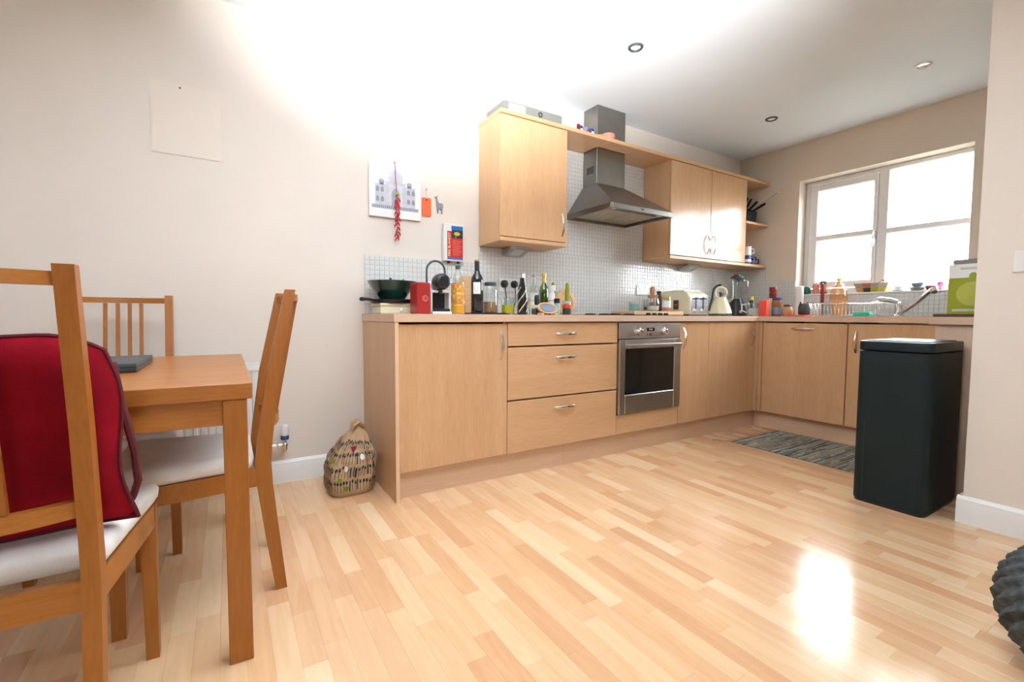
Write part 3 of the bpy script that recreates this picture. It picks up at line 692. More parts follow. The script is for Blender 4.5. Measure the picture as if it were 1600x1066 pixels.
# ================================================================== shopping bag
bg = thing('shopping_bag', 'crumpled tan canvas shopping bag printed with black cutlery, on the floor by the end panel', 'bag', (-.13, -.29, 0))
def _se(a): ca, sa = math.cos(a), math.sin(a); return math.copysign(abs(ca)**.55, ca), math.copysign(abs(sa)**.55, sa)
_AL = [0]
for _i in range(720):
    _p, _q = _se(2*PI*_i/720), _se(2*PI*(_i+1)/720); _AL.append(_AL[-1]+math.hypot(_q[0]-_p[0], _q[1]-_p[1]))
def bag_ang(u):
    t_ = (u % 1)*_AL[-1]; lo, hi = 0, 720
    while hi-lo > 1:
        md = (lo+hi)//2
        if _AL[md] <= t_: lo = md
        else: hi = md
    return 2*PI*(lo+(t_-_AL[lo])/max(1e-9, _AL[hi]-_AL[lo]))/720
def bagp(u, v, off=0):
    """u around 0..1, v up 0..1"""
    a = bag_ang(u); n_ = .55
    ca, sa = math.cos(a), math.sin(a)
    ex = math.copysign(abs(ca)**n_, ca); ey = math.copysign(abs(sa)**n_, sa)
    prof_ = [(0, .86), (.06, 1.0), (.30, 1.03), (.5, .95), (.7, .70), (.85, .42), (.95, .22), (1.0, .10)]
    for k in range(len(prof_)-1):
        if prof_[k][0] <= v <= prof_[k+1][0]:
            t_ = (v-prof_[k][0])/(prof_[k+1][0]-prof_[k][0]); t_ = t_*t_*(3-2*t_) if k > 4 else t_; R = prof_[k][1]*(1-t_)+prof_[k+1][1]*t_; break
    fold = 1+(.055*math.sin(5*a+5*v)+.05*math.sin(9*a-9*v+1)+.035*math.sin(17*v+4*a)+.03*math.sin(23*a+6*v)*v)*(min(1, v*2.5))
    R *= fold
    hx, hy = .113, .115
    x = -.150+.055*v*v-.03*math.sin(PI*v)*0+(hx*ex*R)+off*ca; y = -.290+.0*v+(hy*ey*R)+off*sa
    z = .326*v**.92*(1+.035*math.sin(3*a+1)*(v > .3)*v)+.002
    return (x, y, z)
NU, NV = 72, 30
m = MB(); vv = [bagp(i/NU, j/NV) for j in range(NV+1) for i in range(NU)]
m.add(vv, [(j*NU+i, j*NU+(i+1) % NU, (j+1)*NU+(i+1) % NU, (j+1)*NU+i) for j in range(NV) for i in range(NU)]+[tuple(range(NU)), tuple(range(NV*NU, (NV+1)*NU))])
part('bag_body', m, 'canvas', bg, ang=50)
hm = MB()
for dy in (-.02, .02):
    hm.tube([(-.135, -.29+dy, .315), (-.13, -.29+dy*1.4, .338), (-.105, -.29+dy, .352), (-.085, -.29+dy, .335), (-.08, -.285, .30)], [.006, .008, .009, .008, .006], 8, flat=2)
part('bag_handle', hm, 'canvas', bg, 'twisted canvas handles gathered at the top')
def decal(poly, cu_, cv_, su, sv, off=.0022):
    out = MB(); vs_ = [bagp((cu_+p[0]*su) % 1, min(.98, max(.01, cv_+p[1]*sv)), off) for p in poly]; n = len(vs_)
    c = bagp(cu_+sum(p[0] for p in poly)/n*su, cv_+sum(p[1] for p in poly)/n*sv, off)
    out.add(vs_+[c], [(i, (i+1) % n, n) for i in range(n)]); return out
def strip_decal(cu_, cv0, cv1, wd, off=.0022):
    out = MB(); k = 6; vs_ = []
    for i in range(k+1):
        v = cv0+(cv1-cv0)*i/k; vs_ += [bagp((cu_-wd) % 1, v, off), bagp((cu_+wd) % 1, v, off)]
    out.add(vs_, [(2*i, 2*i+1, 2*i+3, 2*i+2) for i in range(k)]); return out
circ = [(math.cos(2*PI*i/10), math.sin(2*PI*i/10)) for i in range(10)]
ink, leaf, wht = MB(), MB(), MB()
def addm(dst, src): dst.add(src.v, src.f)
for row, (v0, v1) in enumerate(((.07, .22), (.27, .42), (.47, .62), (.67, .78))):
    for k in range(34):
        u = .34+k*.0172+random.uniform(-.003, .003)
        kind = random.choice('sskfss'); vj = random.uniform(-.015, .015)
        if kind == 'k': addm(ink, strip_decal(u, v0+vj, v1+vj, .0036)); continue
        addm(ink, strip_decal(u, v0+vj, v0+vj+(v1-v0)*.65, .0016))
        if kind == 's': addm(ink, decal(circ, u, v1+vj-.022, .0062, .028))
        else:
            addm(ink, decal([(-1, -1), (1, -1), (1.1, .2), (-1.1, .2)], u, v1+vj-.03, .0055, .022))
            for q in (-1, 0, 1): addm(ink, strip_decal(u+q*.0045, v1+vj-.03, v1+vj+.005, .0012))
for u, v in ((.50, .06), (.47, .36), (.58, .52), (.66, .24), (.70, .12), (.86, .30), (.56, .10)): part('green_print', decal(circ, u, v, .016, .036, .0035), 'leaf', bg)
for u, v in ((.78, .56), (.60, .28), (.69, .40), (.45, .46), (.84, .72)): part('white_print', decal(circ, u, v, .014, .042, .004), 'plastic', bg)
part('cutlery_print', ink, 'ink', bg, stuff=True)
tri = MB(); addm(tri, decal([(-1, .9), (1.0, 1.1), (.1, -1)], .715, .66, .030, .05, .005)); addm(tri, decal([(-1, 1), (.2, .6), (1, -1), (-.1, -.2)], .64, .78, .03, .045, .005))
part('lining', tri, 'burg', bg, 'burgundy lining showing through the folds')

# ================================================================== bin, rug, pouf
bn = thing('waste_bin', 'tall dark slate plastic bin standing in front of the return panel', 'bin', (2.18, -1.845, 0))
bx0, bx1, by0, by1 = 1.968, 2.395, -1.985, -1.70
part('bin_base', MB().rbox(bx0+.004, bx1-.004, by0+.004, by1-.004, 0, .014, .03), 'black', bn)
part('bin_body', MB().rbox(bx0, bx1, by0, by1, .014, .742, .032, 6), 'bin', bn)
part('bin_lid', MB().rbox(bx0-.001, bx1+.001, by0-.001, by1+.001, .745, .792, .033, 6, top=.006), 'binlid', bn)
part('lid_flap', MB().rbox(bx0+.03, bx1-.03, by0+.02, by1-.02, .7922, .7965, .02, 5, top=.002), 'binlid', bn)
part('hand_hole', MB().box(2.165, 2.21, by0-.0012, by0+.002, .675, .698, .002), 'dark', bn)
part('side_seam', MB().box(bx0-.0012, bx0+.002, -1.745, -1.742, .02, .40), 'dark', bn)
rg = thing('rag_rug', 'striped grey, green and blue woven rag rug by the window-side units', 'rug', (2.72, -1.25, 0))
rc = [(.32, .29, .24), (.38, .35, .28), (.28, .28, .21), (.31, .31, .20), (.17, .18, .19), (.09, .12, .16), (.42, .38, .31), (.35, .32, .28), (.23, .23, .19), (.35, .34, .24), (.46, .42, .35)]
m = MB(); y = -.775
ry0, ry1 = -.775, -1.69
while y > ry1:
    wd = random.choice((.006, .008, .010)); c = random.choice(rc); x = 2.405+random.uniform(-.004, .004); xe = 3.035+random.uniform(-.004, .004)
    nseg = 5
    while x < xe:
        L = random.uniform(.03, .16); x2 = min(x+L, xe); f_ = random.uniform(.65, 1.25); cc = tuple(min(1, q*f_) for q in (c if random.random() < .7 else random.choice(rc)))
        m.box(x, x2-.001, y-wd, y, .0015, random.uniform(.0065, .009), .002, col=cc); x = x2
    y -= wd+.0004
part('woven_strips', m, 'rag', rg, stuff=True)
part('rug_backing', MB().box(2.41, 3.03, ry1, ry0, .0005, .0015), 'canvas', rg)
m = MB()
for x in [2.41+i*.031 for i in range(21)]:
    m.tube([(x, ry0, .004), (x+.004, ry0+.015, .003), (x-.002+random.uniform(-.01, .01), ry0+.04, .0025)], [.0018, .0016, .001], 5)
m.tube([(2.41, ry0, .004), (2.38, ry0+.05, .003), (2.36, ry0+.09, .003), (2.33, ry0+.10, .003)], .0025, 5); m.tube([(3.03, ry0, .004), (3.02, ry0+.05, .003), (2.99, ry0+.11, .003)], .0025, 5)
part('fringe', m, 'spice', rg)
PX, PY = 1.132, -2.592
pf = thing('knitted_pouf', 'round charcoal knitted pouf at the lower right edge of the view', 'pouf', (PX, PY, 0))
PR, PZ = .212, .172; m = MB(); rings = []
nu, nv = 144, 24
for j in range(1, nv):
    ph = PI*j/nv-PI/2; ring = []
    for i in range(nu):
        a = 2*PI*i/nu; rib = .006*math.cos(a*24)+.002*math.cos(a*72+ph*14)
        rr = PR*math.cos(ph)**.75+rib*math.cos(ph); ring.append((PX+rr*math.cos(a+.9*ph), PY+rr*math.sin(a+.9*ph), PZ+(PZ-.001)*math.sin(ph)))
    rings.append(ring)
part('knitted_cover', m.loft(rings), 'knit', pf, ang=70)
part('centre_knot', MB().lathe([(.02, 0), (.022, .006), (.012, .014), (.001, .015)], PX, PY, .340, 14), 'knit', pf)

# ================================================================== things on the wall
cp_ = thing('canvas_print', 'white canvas print of a grey domed building with arches on the back wall', 'picture', (.195, -.01, 1.47))
a0, a1, b0, b1 = .040, .350, 1.476, 1.795
part('canvas', MB().box(a0, a1, -.018, -.001, b0, b1, .0015), 'paper', cp_)
m = MB(); yy = -.0184; lg, mg, dg = (.60, .61, .66), (.42, .44, .52), (.18, .20, .26)
def rect(x0, x1, z0, z1, c, y=None):
    y = yy if y is None else y
    m.add([(x0, y, z0), (x1, y, z0), (x1, y, z1), (x0, y, z1)], [(0, 1, 2, 3)], c)
rect(.055, .335, 1.525, 1.545, mg); rect(.075, .135, 1.545, 1.665, lg); rect(.255, .315, 1.545, 1.665, lg); rect(.135, .255, 1.545, 1.685, lg)
rect(.155, .235, 1.545, 1.668, (.68, .69, .73), yy-.0004)
def poly(pts, c, y): m.add([(p[0], y, p[1]) for p in pts], [tuple(range(len(pts)))], c)
poly([(.17, 1.545), (.22, 1.545), (.22, 1.62), (.21, 1.638), (.195, 1.65), (.18, 1.638), (.17, 1.62)], mg, yy-.0008)
poly([(.155+.0, 1.685)]+[(.195+.046*math.cos(t_)*(1 if abs(math.cos(t_)) > .2 else .8), 1.70+.05*math.sin(t_)) for t_ in [PI-i*PI/12 for i in range(13)]]+[(.235, 1.685)], (.66, .67, .72), yy)
poly([(.19, 1.745), (.20, 1.745), (.195, 1.77)], mg, yy-.0004)
for cx in (.112, .278):
    poly([(cx-.018, 1.672)]+[(cx+.017*math.cos(t_), 1.678+.016*math.sin(t_)) for t_ in [PI-i*PI/8 for i in range(9)]]+[(cx+.018, 1.672)], mg, yy-.0004)
    rect(cx-.012, cx+.012, 1.66, 1.674, dg, yy-.0004)
for cx in (.088, .116, .273, .302):
    for cz in (1.565, 1.62): poly([(cx-.009, cz), (cx+.009, cz), (cx+.009, cz+.022), (cx, cz+.033), (cx-.009, cz+.022)], (.30, .32, .40), yy-.0008)
for cx in [.06+.012*i for i in range(23)]: rect(cx, cx+.003, 1.528, 1.543, dg, yy-.0006)
part('printed_building', m, 'print', cp_)
ga = thing('chilli_garland', 'string of dried red chillies hanging over the canvas print', 'garland', (.195, -.03, 1.36))
part('thread', MB().tube([(.190, -.024, 1.801), (.192, -.027, 1.72), (.198, -.030, 1.64), (.199, -.031, 1.36)], .0022, 6), 'thread', ga, 'pink and grey thread')
part('bead', MB().lathe([(.001, 0), (.009, .006), (.010, .014), (.006, .024), (.001, .026)], .198, -.033, 1.60, 10), 'lime', ga, 'green bead')
part('pin', MB().cyl((.190, 0, 1.802), (.190, -.026, 1.802), .004, 8), 'brass', ga)
for k in range(26):
    z = 1.592-k*.0088 - (.012 if k > 17 else 0); a = k*2.4; dx, dy = math.cos(a), math.sin(a)
    p0 = Vector((.199, -.036, z)); m = MB().tube([p0, p0+Vector((dx*.009, dy*.006-.001, -.004)), p0+Vector((dx*.015, dy*.008-.001, -.014)), p0+Vector((dx*.017, dy*.009, -.026))], [.003, .0052, .0045, .0008], 6)
    part('chilli', m, 'chilli', ga)
tg = thing('orange_tag', 'orange luggage-tag shaped card hanging between the print and the grey llama', 'tag', (.393, -.004, 1.51))
m = MB(); P_ = []
for cx, cz, a0_ in ((.414, 1.617, 0), (.371, 1.617, PI/2), (.371, 1.521, PI), (.414, 1.521, 1.5*PI)):
    for k in range(5): a = a0_+k*PI/8; P_.append((cx+.008*math.cos(a), cz+.008*math.sin(a)))
part('card', m.prism(P_, 'y', -.006, -.002), 'orangetag', tg)
part('string', MB().tube([(.392, -.006, 1.618), (.390, -.007, 1.65), (.392, -.005, 1.672)], .0012, 5), 'grey', tg)
part('hook', MB().box(.387, .397, -.008, -.0005, 1.668, 1.684, .002), 'grey', tg)
part('eyelet', MB().cyl((.392, -.0062, 1.612), (.392, -.0075, 1.612), .005, 10), 'reddark', tg)
ll = [(.462, 1.54), (.470, 1.54), (.471, 1.566), (.480, 1.568), (.488, 1.566), (.489, 1.54), (.497, 1.54), (.498, 1.572), (.502, 1.585), (.501, 1.597), (.494, 1.605), (.476, 1.602), (.468, 1.612), (.464, 1.628), (.463, 1.640), (.466, 1.648), (.462, 1.647), (.459, 1.640), (.449, 1.641), (.447, 1.636), (.456, 1.631), (.458, 1.610), (.458, 1.585), (.461, 1.570)]
solo('felt_llama', MB().prism(ll, 'y', -.007, -.0008), 'llama', 'small grey llama cut-out fixed on the wall above the fire blanket', 'ornament', (.478, -.004, 1.54), ang=20)
fb = thing('fire_blanket', 'white wall case holding a fire blanket, red and blue front label', 'fire blanket', (.555, -.03, 1.24))
f0, f1, g0, g1 = .492, .632, 1.246, 1.478
part('case', MB().box(f0, f1, -.040, -.0075, g0, g1, .004), 'plastic', fb)
part('pull_tabs', MB().box(f0+.03, f0+.045, -.03, -.02, g0-.012, g0).box(f1-.045, f1-.03, -.03, -.02, g0-.012, g0), 'reddark', fb)
m = MB(); yy = -.0404
RD, BL = (.62, .03, .02), (.02, .16, .52)
m.c = []
rect(f0+.022, f1-.010, g0+.022, g1-.045, RD); rect(f0+.022, f1-.010, g0+.010, g0+.022, BL); rect(f0+.050, f1-.010, g1-.038, g1-.012, BL); rect(f0+.052, f1-.010, g1-.088, g1-.038, (.03, .04, .035), yy-.0003)
poly([(f0+.088+.022*math.cos(t_*PI/6), g1-.060+.012*math.sin(t_*PI/6)) for t_ in range(12)], (.70, .46, .08), yy-.0006)
poly([(f0+.076, g1-.088), (f0+.084, g1-.088), (f0+.084, g1-.068), (f0+.076, g1-.068)], (.12, .30, .20), yy-.0006)
for k in range(9): rect(f0+.058, f1-.018-(k % 3)*.008, g1-.105-k*.011, g1-.102-k*.011, (.72, .25, .20), yy-.0003)
part('front_label', m, 'label', fb)
part('label_lettering', text_mb('FIRE BLANKET', .021, face_y(f0+.036, yy-.0008, (g0+g1)/2-.012, PI/2), .0002, sx=1.12, bold=.0004), 'cream', fb)

pp = thing('blank_paper', 'large sheet of blank white paper pinned high on the left of the back wall', 'paper', (-.80, -.002, 1.655))
part('sheet', MB().box(-.945, -.672, -.0025, -.0008, 1.655, 1.985), 'offwhite', pp)
part('pin', MB().lathe([(.004, 0), (.004, .003), (.001, .004)], 0, 0, 0, 8).xform(Matrix.Translation((-.831, -.003, 1.967)) @ Matrix.Rotation(PI/2, 4, 'X')), 'dgrey', pp)

def socket(x0, x1, z0, z1, label):
    r = thing('wall_socket', label, 'socket', ((x0+x1)/2, -.01, z0), 'double wall sockets')
    part('faceplate', MB().box(x0, x1, -.0145, -.0066, z0, z1, .002), 'plastic', r)
    m = MB(); 
    for c in (x0+(x1-x0)*.27, x0+(x1-x0)*.73):
        m.box(c-.003, c+.003, -.015, -.0146, z0+.048, z0+.056).box(c-.012, c-.006, -.015, -.0146, z0+.03, z0+.034).box(c+.006, c+.012, -.015, -.0146, z0+.03, z0+.034)
    part('pin_holes', m, 'dark', r); m = MB()
    for c in (x0+.02, x1-.02): m.box(c-.006, c+.006, -.018, -.0146, z1-.022, z1-.006, .001)
    part('switch_rocker', m, 'plastic', r); return r
socket(.905, 1.051, 1.068, 1.154, 'white double wall socket behind the yellow glass, two black plugs in it')
socket(2.222, 2.350, 1.083, 1.167, 'white double wall socket above the wooden board, left of the toaster')
for x, nm, ex in ((.940, 'left of the two black plugs above the yellow glass', .92), (1.020, 'right of the two black plugs above the yellow glass', .99)):
    r = thing('power_plug', nm, 'plug', (x, -.03, 1.12), 'black plugs')
    part('plug_body', MB().loft([[(x+.024*sx_*math.cos(2*PI*k/16), yq, 1.120+.026*sx_*math.sin(2*PI*k/16)) for k in range(16)] for yq, sx_ in ((-.0155, 1), (-.035, 1), (-.045, .8), (-.05, .4))]), 'black', r)
    part('cable', MB().tube([(x, -.035, 1.098), (x, -.04, 1.07), (ex+.03, -.045, 1.0), (ex, -.05, .93), (ex, -.056, .915), (ex+.004, -.085, .9142), (ex, -.13, .9142)], .0035, 6), 'black', r)
ls = thing('light_switch', 'white double light switch on the partition wall at the right edge', 'switch', (XP-.005, -2.26, 1.09))
part('faceplate', MB().box(XP-.009, XP-.0005, -2.335, -2.189, 1.093, 1.179, .002), 'plastic', ls)
m = MB()
for c in (-2.235, -2.29): m.box(XP-.012, XP-.009, c-.008, c+.008, 1.128, 1.146, .001)
part('rocker', m, 'plastic', ls)

# ================================================================== worktop clutter, back wall
Z = ZT+.0004
def L(prof, x, y, z=Z, n=20, **k): return MB().lathe(prof, x, y, z, n, **k)
r = thing('storage_tin', 'low cream rectangular tin with a knob under the dark green wok', 'tin', (.128, -.155, Z))
part('tin_body', MB().box(.035, .222, -.25, -.065, Z, Z+.042, .004), 'cream', r); part('lid', MB().box(.031, .226, -.254, -.061, Z+.042, Z+.058, .004), 'creamtin', r)
part('knob', MB().lathe([(.006, 0), (.006, .006), (.010, .01), (.001, .016)], 0, 0, 0, 12).xform(Matrix.Translation((.145, -.25, Z+.022)) @ Matrix.Rotation(PI/2, 4, 'X')), 'plastic', r)
z = Z+.0585
r = thing('frying_pan', 'flat black frying pan on the cream tin, under the wok', 'pan', (.128, -.155, z))
part('pan_body', L([(.10, 0), (.115, .003), (.124, .022), (.1255, .022), (.116, .001), (.10, .004)][:4]+[(.12, .020), (.112, .006), (.001, .005)], .128, -.155, z, 28), 'black', r)
part('handle', MB().tube([(.01, -.19, z+.016), (-.03, -.215, z+.02), (-.062, -.235, z+.019)], [.008, .009, .011], 8, flat=1.6), 'black', r)
z2 = z+.0225
r = thing('wok', 'dark green enamelled wok stacked on the frying pan at the left end', 'wok', (.128, -.155, z2))
part('bowl', L([(.055, 0), (.068, .004), (.085, .025), (.115, .065), (.135, .097), (.139, .10), (.136, .102), (.131, .098), (.11, .066), (.08, .026), (.06, .008), (.001, .006)], .128, -.155, z2, 32), 'green', r)
r = thing('spoon', 'dark spoon handle sticking up out of the wok, left one', 'utensil', (.12, -.15, z2+.04)); part('handle', MB().tube([(.15, -.13, z2+.02), (.13, -.15, z2+.08), (.112, -.17, z2+.118)], [.005, .005, .007], 8), 'black', r); part('spoon_bowl', MB().tube([(.158, -.122, z2+.010), (.152, -.128, z2+.02)], [.014, .008], 8, flat=.5), 'black', r)
r = thing('spoon', 'dark spoon handle leaning over the right side of the wok', 'utensil', (.18, -.15, z2+.04)); part('handle', MB().tube([(.135, -.16, z2+.04), (.165, -.17, z2+.09), (.188, -.175, z2+.112)], [.004, .004, .007], 8), 'dgreen', r); part('spoon_bowl', MB().tube([(.125, -.158, z2+.024), (.133, -.16, z2+.034)], [.012, .007], 8, flat=.5), 'dgreen', r)
r = solo('cup', L([(.026, 0), (.034, .01), (.038, .05), (.035, .05), (.03, .012), (.001, .008)], .198, -.128, z2+.064, 18), 'paper', 'upturned white cup in the wok', 'cup', (.198, -.128, z2+.064))
r = thing('red_canister', 'square dark red canister with a round pale emblem', 'canister', (.213, -.365, Z))
part('body', MB().box(.176, .250, -.42, -.31, Z, Z+.16, .003), 'redtin', r); part('lid', MB().box(.1775, .2485, -.4185, -.3115, Z+.16, Z+.166, .002), 'redtin', r)
m = MB(); m.tube([(.221+.015*math.cos(i*PI/10), -.4206, Z+.083+.015*math.sin(i*PI/10)) for i in range(20)], .0016, 4, closed=True); m.tube([(.221+.008*math.cos(i*PI/6), -.4206, Z+.083+.008*math.sin(i*PI/6)) for i in range(12)], .0014, 4, closed=True)
part('emblem', m, 'pink', r)
# coffee machine
r = thing('coffee_machine', 'black and white pod coffee machine with round head and arched tube', 'coffee machine', (.335, -.30, Z))
part('body', MB().rbox(.278, .388, -.30, -.17, Z, Z+.185, .03, 6, top=.03), 'plastic', r)
m = MB(); m.rbox(.276, .392, -.385, -.301, Z, Z+.015, .01, top=.003); m.box(.276, .286, -.36, -.301, Z+.015, Z+.125, .003).box(.382, .392, -.36, -.301, Z+.015, Z+.125, .003).box(.276, .392, -.36, -.301, Z+.118, Z+.13, .003)
part('front_frame', m, 'plastic', r)
part('drip_tray', MB().box(.287, .381, -.383, -.302, Z+.015, Z+.03, .003).box(.287, .381, -.304, -.3005, Z+.03, Z+.118), 'black', r)
part('head', MB().tube([(.333, -.30, 1.088), (.333, -.34, 1.088), (.333, -.385, 1.088), (.333, -.40, 1.088), (.333, -.408, 1.088)], [.030, .044, .045, .040, .028], 24), 'black', r)
part('nozzle', MB().lathe([(.012, 0), (.016, .01), (.016, .024)], .333, -.35, 1.022, 14), 'black', r)
part('arched_tube', MB().tube([(.270, -.315, 1.02), (.270, -.315, 1.10)]+[(.324-.054*math.cos(i*PI/12), -.315, 1.150+.055*math.sin(i*PI/12)) for i in range(13)]+[(.378, -.315, 1.11)], .006, 8), 'dgrey', r)
part('lever', MB().cyl((.375, -.35, 1.085), (.402, -.35, 1.088), .007, 8), 'chrome', r)

def bottle(name, label, cat, x, y, prof, mat, extras=(), group=None, n=20, z=Z):
    r = thing(name, label, cat, (x, y, z), group); part('bottle_body', L(prof, x, y, z, n), mat, r)
    for nm, pr, mt, *zz in extras: part(nm, L(pr, x, y, z+(zz[0] if zz else 0), n), mt, r)
    return r
# squash bottle
r = bottle('squash_bottle', 'plastic squash bottle with orange drink, patterned label and green cap', 'bottle', .452, -.33,
           [(.036, 0), (.0395, .006), (.0395, .05), (.036, .055), (.037, .06), (.0385, .065), (.0385, .175), (.036, .19), (.024, .225), (.013, .245), (.013, .26)], 'glass', [('cap', [(.015, 0), (.015, .018), (.013, .02)], 'dgreen', .256), ('drink', [(.034, .003), (.0375, .008), (.0375, .05), (.034, .055), (.034, .10), (.001, .10)], 'orange')])
m = MB(); cs2 = [(.80, .32, .03), (.74, .20, .04), (.80, .42, .06), (.36, .40, .06), (.80, .58, .20), (.70, .28, .10)]
for j in range(9):
    for i in range(20):
        a0_, a1_ = 2*PI*i/20, 2*PI*(i+1)/20; zz = Z+.062+j*.0122
        m.add([(.452+.0390*math.cos(a0_), -.33+.0390*math.sin(a0_), zz), (.452+.0390*math.cos(a1_), -.33+.0390*math.sin(a1_), zz), (.452+.0390*math.cos(a1_), -.33+.0390*math.sin(a1_), zz+.0122), (.452+.0390*math.cos(a0_), -.33+.0390*math.sin(a0_), zz+.0122)], [(0, 1, 2, 3)], random.choice(cs2))
part('patterned_label', m, 'label', r)
# chopping board behind
solo('chopping_board', MB().rbox(0, .10, 0, .245, 0, .014, .012).xform(Matrix.Translation((.60, -.022, Z+.001)) @ Matrix.Rotation(PI/2, 4, 'X')), 'lwood', 'rectangular wooden chopping board leaning on the tiles behind the wine bottle', 'board', (.65, -.03, Z))
solo('serving_tray', MB().box(.522, .735, -.39, -.24, Z, Z+.005, .002).box(.522, .735, -.392, -.388, Z, Z+.010).box(.522, .735, -.242, -.238, Z, Z+.010), 'black', 'thin black tray under the wine bottle and grain jar', 'tray', (.63, -.31, Z))
r = bottle('wine_bottle', 'tall dark wine bottle with square white label', 'bottle', .571, -.335, [(.033, 0), (.0365, .006), (.0365, .19), (.033, .208), (.018, .235), (.0145, .25), (.0145, .298), (.0155, .30), (.0155, .308)], 'dglass', [('capsule', [(.0152, 0), (.0152, .05)], 'black', .252), ('cork_top', [(.0157, 0), (.0157, .009), (.001, .0095)], 'cork', .3)], z=Z+.0055)
m = MB(); vs_ = []
for i in range(9):
    a = -PI/2-.36-.95+.95*2*i/8*.62+.2; vs_ += [(.571+.0372*math.cos(a), -.335+.0372*math.sin(a), Z+.118), (.571+.0372*math.cos(a), -.335+.0372*math.sin(a), Z+.185)]
m.add(vs_, [(2*i, 2*i+2, 2*i+3, 2*i+1) for i in range(8)]); part('label_sheet', m, 'paper', r, 'square white label')
r = bottle('grain_jar', 'clear glass jar part-filled with brown grain, grey lid', 'jar', .676, -.305, [(.040, 0), (.0445, .006), (.0445, .135), (.038, .158), (.034, .168)], 'glass', [('grain', [(.037, .003), (.0415, .008), (.0415, .07), (.001, .072)], 'spice'), ('lid', [(.037, 0), (.037, .018), (.034, .021), (.001, .022)], 'dgrey', .166)], z=Z+.0055)
r = bottle('tumbler', 'glass tumbler of bright yellow liquid below the plugs', 'glass', .772, -.35, [(.033, 0), (.038, .004), (.041, .10), (.039, .10), (.037, .008), (.001, .006)], 'glass', [('yellow_drink', [(.031, .007), (.0365, .009), (.0378, .058), (.001, .059)], 'yellow')])
r = bottle('decorated_bottle', 'dark glass bottle with pale swirling pattern and silver cap', 'bottle', .908, -.30, [(.030, 0), (.033, .006), (.033, .13), (.028, .165), (.018, .205), (.015, .235)], 'dglass', [('cap', [(.017, 0), (.017, .024), (.014, .027)], 'chrome', .23)])
m = MB()
for s0 in (0, 1.6, 3.1, 4.6):
    m.tube([(.908+(.0336 if zt_ < .13 else .0336-.012*(zt_-.13)/.06)*math.cos(s0+zt_*22), -.30+(.0336 if zt_ < .13 else .0336-.012*(zt_-.13)/.06)*math.sin(s0+zt_*22), Z+zt_) for zt_ in [.015+.012*i for i in range(14)]], [.0015+.003*abs(math.sin(i*1.3)) for i in range(14)], 5)
part('swirl_pattern', m, 'creamtin', r)
bottle('spice_jar', 'tall narrow spice jar with pale yellow label', 'jar', .992, -.27, [(.021, 0), (.022, .003), (.022, .085), (.017, .095)], 'glass', [('label_band', [(.0224, .04), (.0224, .082)], 'creamtin'), ('lid', [(.019, 0), (.019, .02), (.001, .021)], 'grey', .094)])
bottle('spice_jar', 'short metal-lidded spice jar in front of the tall narrow one', 'jar', .952, -.375, [(.022, 0), (.023, .003), (.023, .04), (.02, .045)], 'glass', [('contents', [(.019, .003), (.02, .005), (.02, .035), (.001, .036)], 'dgrey'), ('lid', [(.022, 0), (.022, .016), (.001, .017)], 'grey', .044)])
bottle('clear_bottle', 'clear glass bottle behind the green bottle', 'bottle', 1.135, -.095, [(.024, 0), (.026, .005), (.026, .16), (.02, .19), (.011, .215), (.011, .262)], 'glass', [('cap', [(.013, 0), (.013, .02), (.001, .021)], 'grey', .258), ('label_band', [(.0264, .09), (.0264, .15)], 'paper')])
bottle('pepper_grinder', 'small black pepper grinder left of the green bottle', 'grinder', 1.065, -.235, [(.018, 0), (.019, .004), (.016, .05), (.018, .09), (.019, .115), (.012, .13), (.001, .132)], 'black')
bottle('oil_bottle', 'green glass oil bottle with gold top', 'bottle', 1.145, -.20, [(.028, 0), (.031, .005), (.031, .16), (.026, .185), (.014, .21), (.0125, .225), (.0125, .26)], 'gglass', [('oil', [(.026, .004), (.0285, .007), (.0285, .15), (.001, .152)], plain('olive_oil', (.10, .17, .01), .2)), ('gold_foil_neck', [(.0145, 0), (.014, .035)], 'gold', .215), ('cap', [(.0155, 0), (.0155, .02), (.001, .022)], 'gold', .257)])
r = thing('oval_dish', 'small oval wooden dish with grey-blue inside, propped up facing the room', 'dish', (1.005, -.43, Z))
T = Matrix.Translation((1.005, -.435, Z+.041)) @ Matrix.Rotation(-.35, 4, 'X') @ Matrix.Rotation(.15, 4, 'Z')
m = MB(); m.loft([[(sx_*math.cos(2*PI*k/28), yq, sz_*math.sin(2*PI*k/28)) for k in range(28)] for sx_, sz_, yq in ((.05, .018, .03), (.075, .030, .015), (.086, .036, -.004), (.078, .030, -.006), (.060, .022, .002))]); part('wooden_rim', m.xform(T), 'lwood', r)
m = MB(); m.loft([[(sx_*math.cos(2*PI*k/28), yq, sz_*math.sin(2*PI*k/28)) for k in range(28)] for sx_, sz_, yq in ((.062, .023, .0), (.03, .012, .004))]).xform(Matrix.Translation((0, -.004, 0))); part('blue_inside', m.xform(T), 'greyblue', r)
part('feet', MB().box(.945, .965, -.46, -.41, Z, Z+.012, .003).box(1.045, 1.065, -.46, -.41, Z, Z+.012, .003), 'lwood', r)
for x, lb in ((1.315, 'slim lime green bottle left of the round board top'), (1.425, 'slim lime green bottle behind the round wooden board')):
    bottle('slim_green_bottle', lb, 'bottle', x, -.075 if x < 1.4 else -.10, [(.016, 0), (.018, .01), (.017, .17), (.014, .215), (.006, .232), (.001, .234)], 'lime', group='slim lime green bottles')
bottle('supplement_jar', 'jar with white lid and dark red body behind the oval dish', 'jar', 1.232, -.17, [(.024, 0), (.026, .004), (.026, .10), (.022, .11)], 'dred', [('white_body', [(.0264, .03), (.0264, .09), (.024, .13), (.020, .15)], 'paper'), ('lid', [(.027, 0), (.027, .035), (.024, .038), (.001, .039)], 'plastic', .165-.0), ('neck', [(.018, .148), (.018, .166)], 'plastic')])
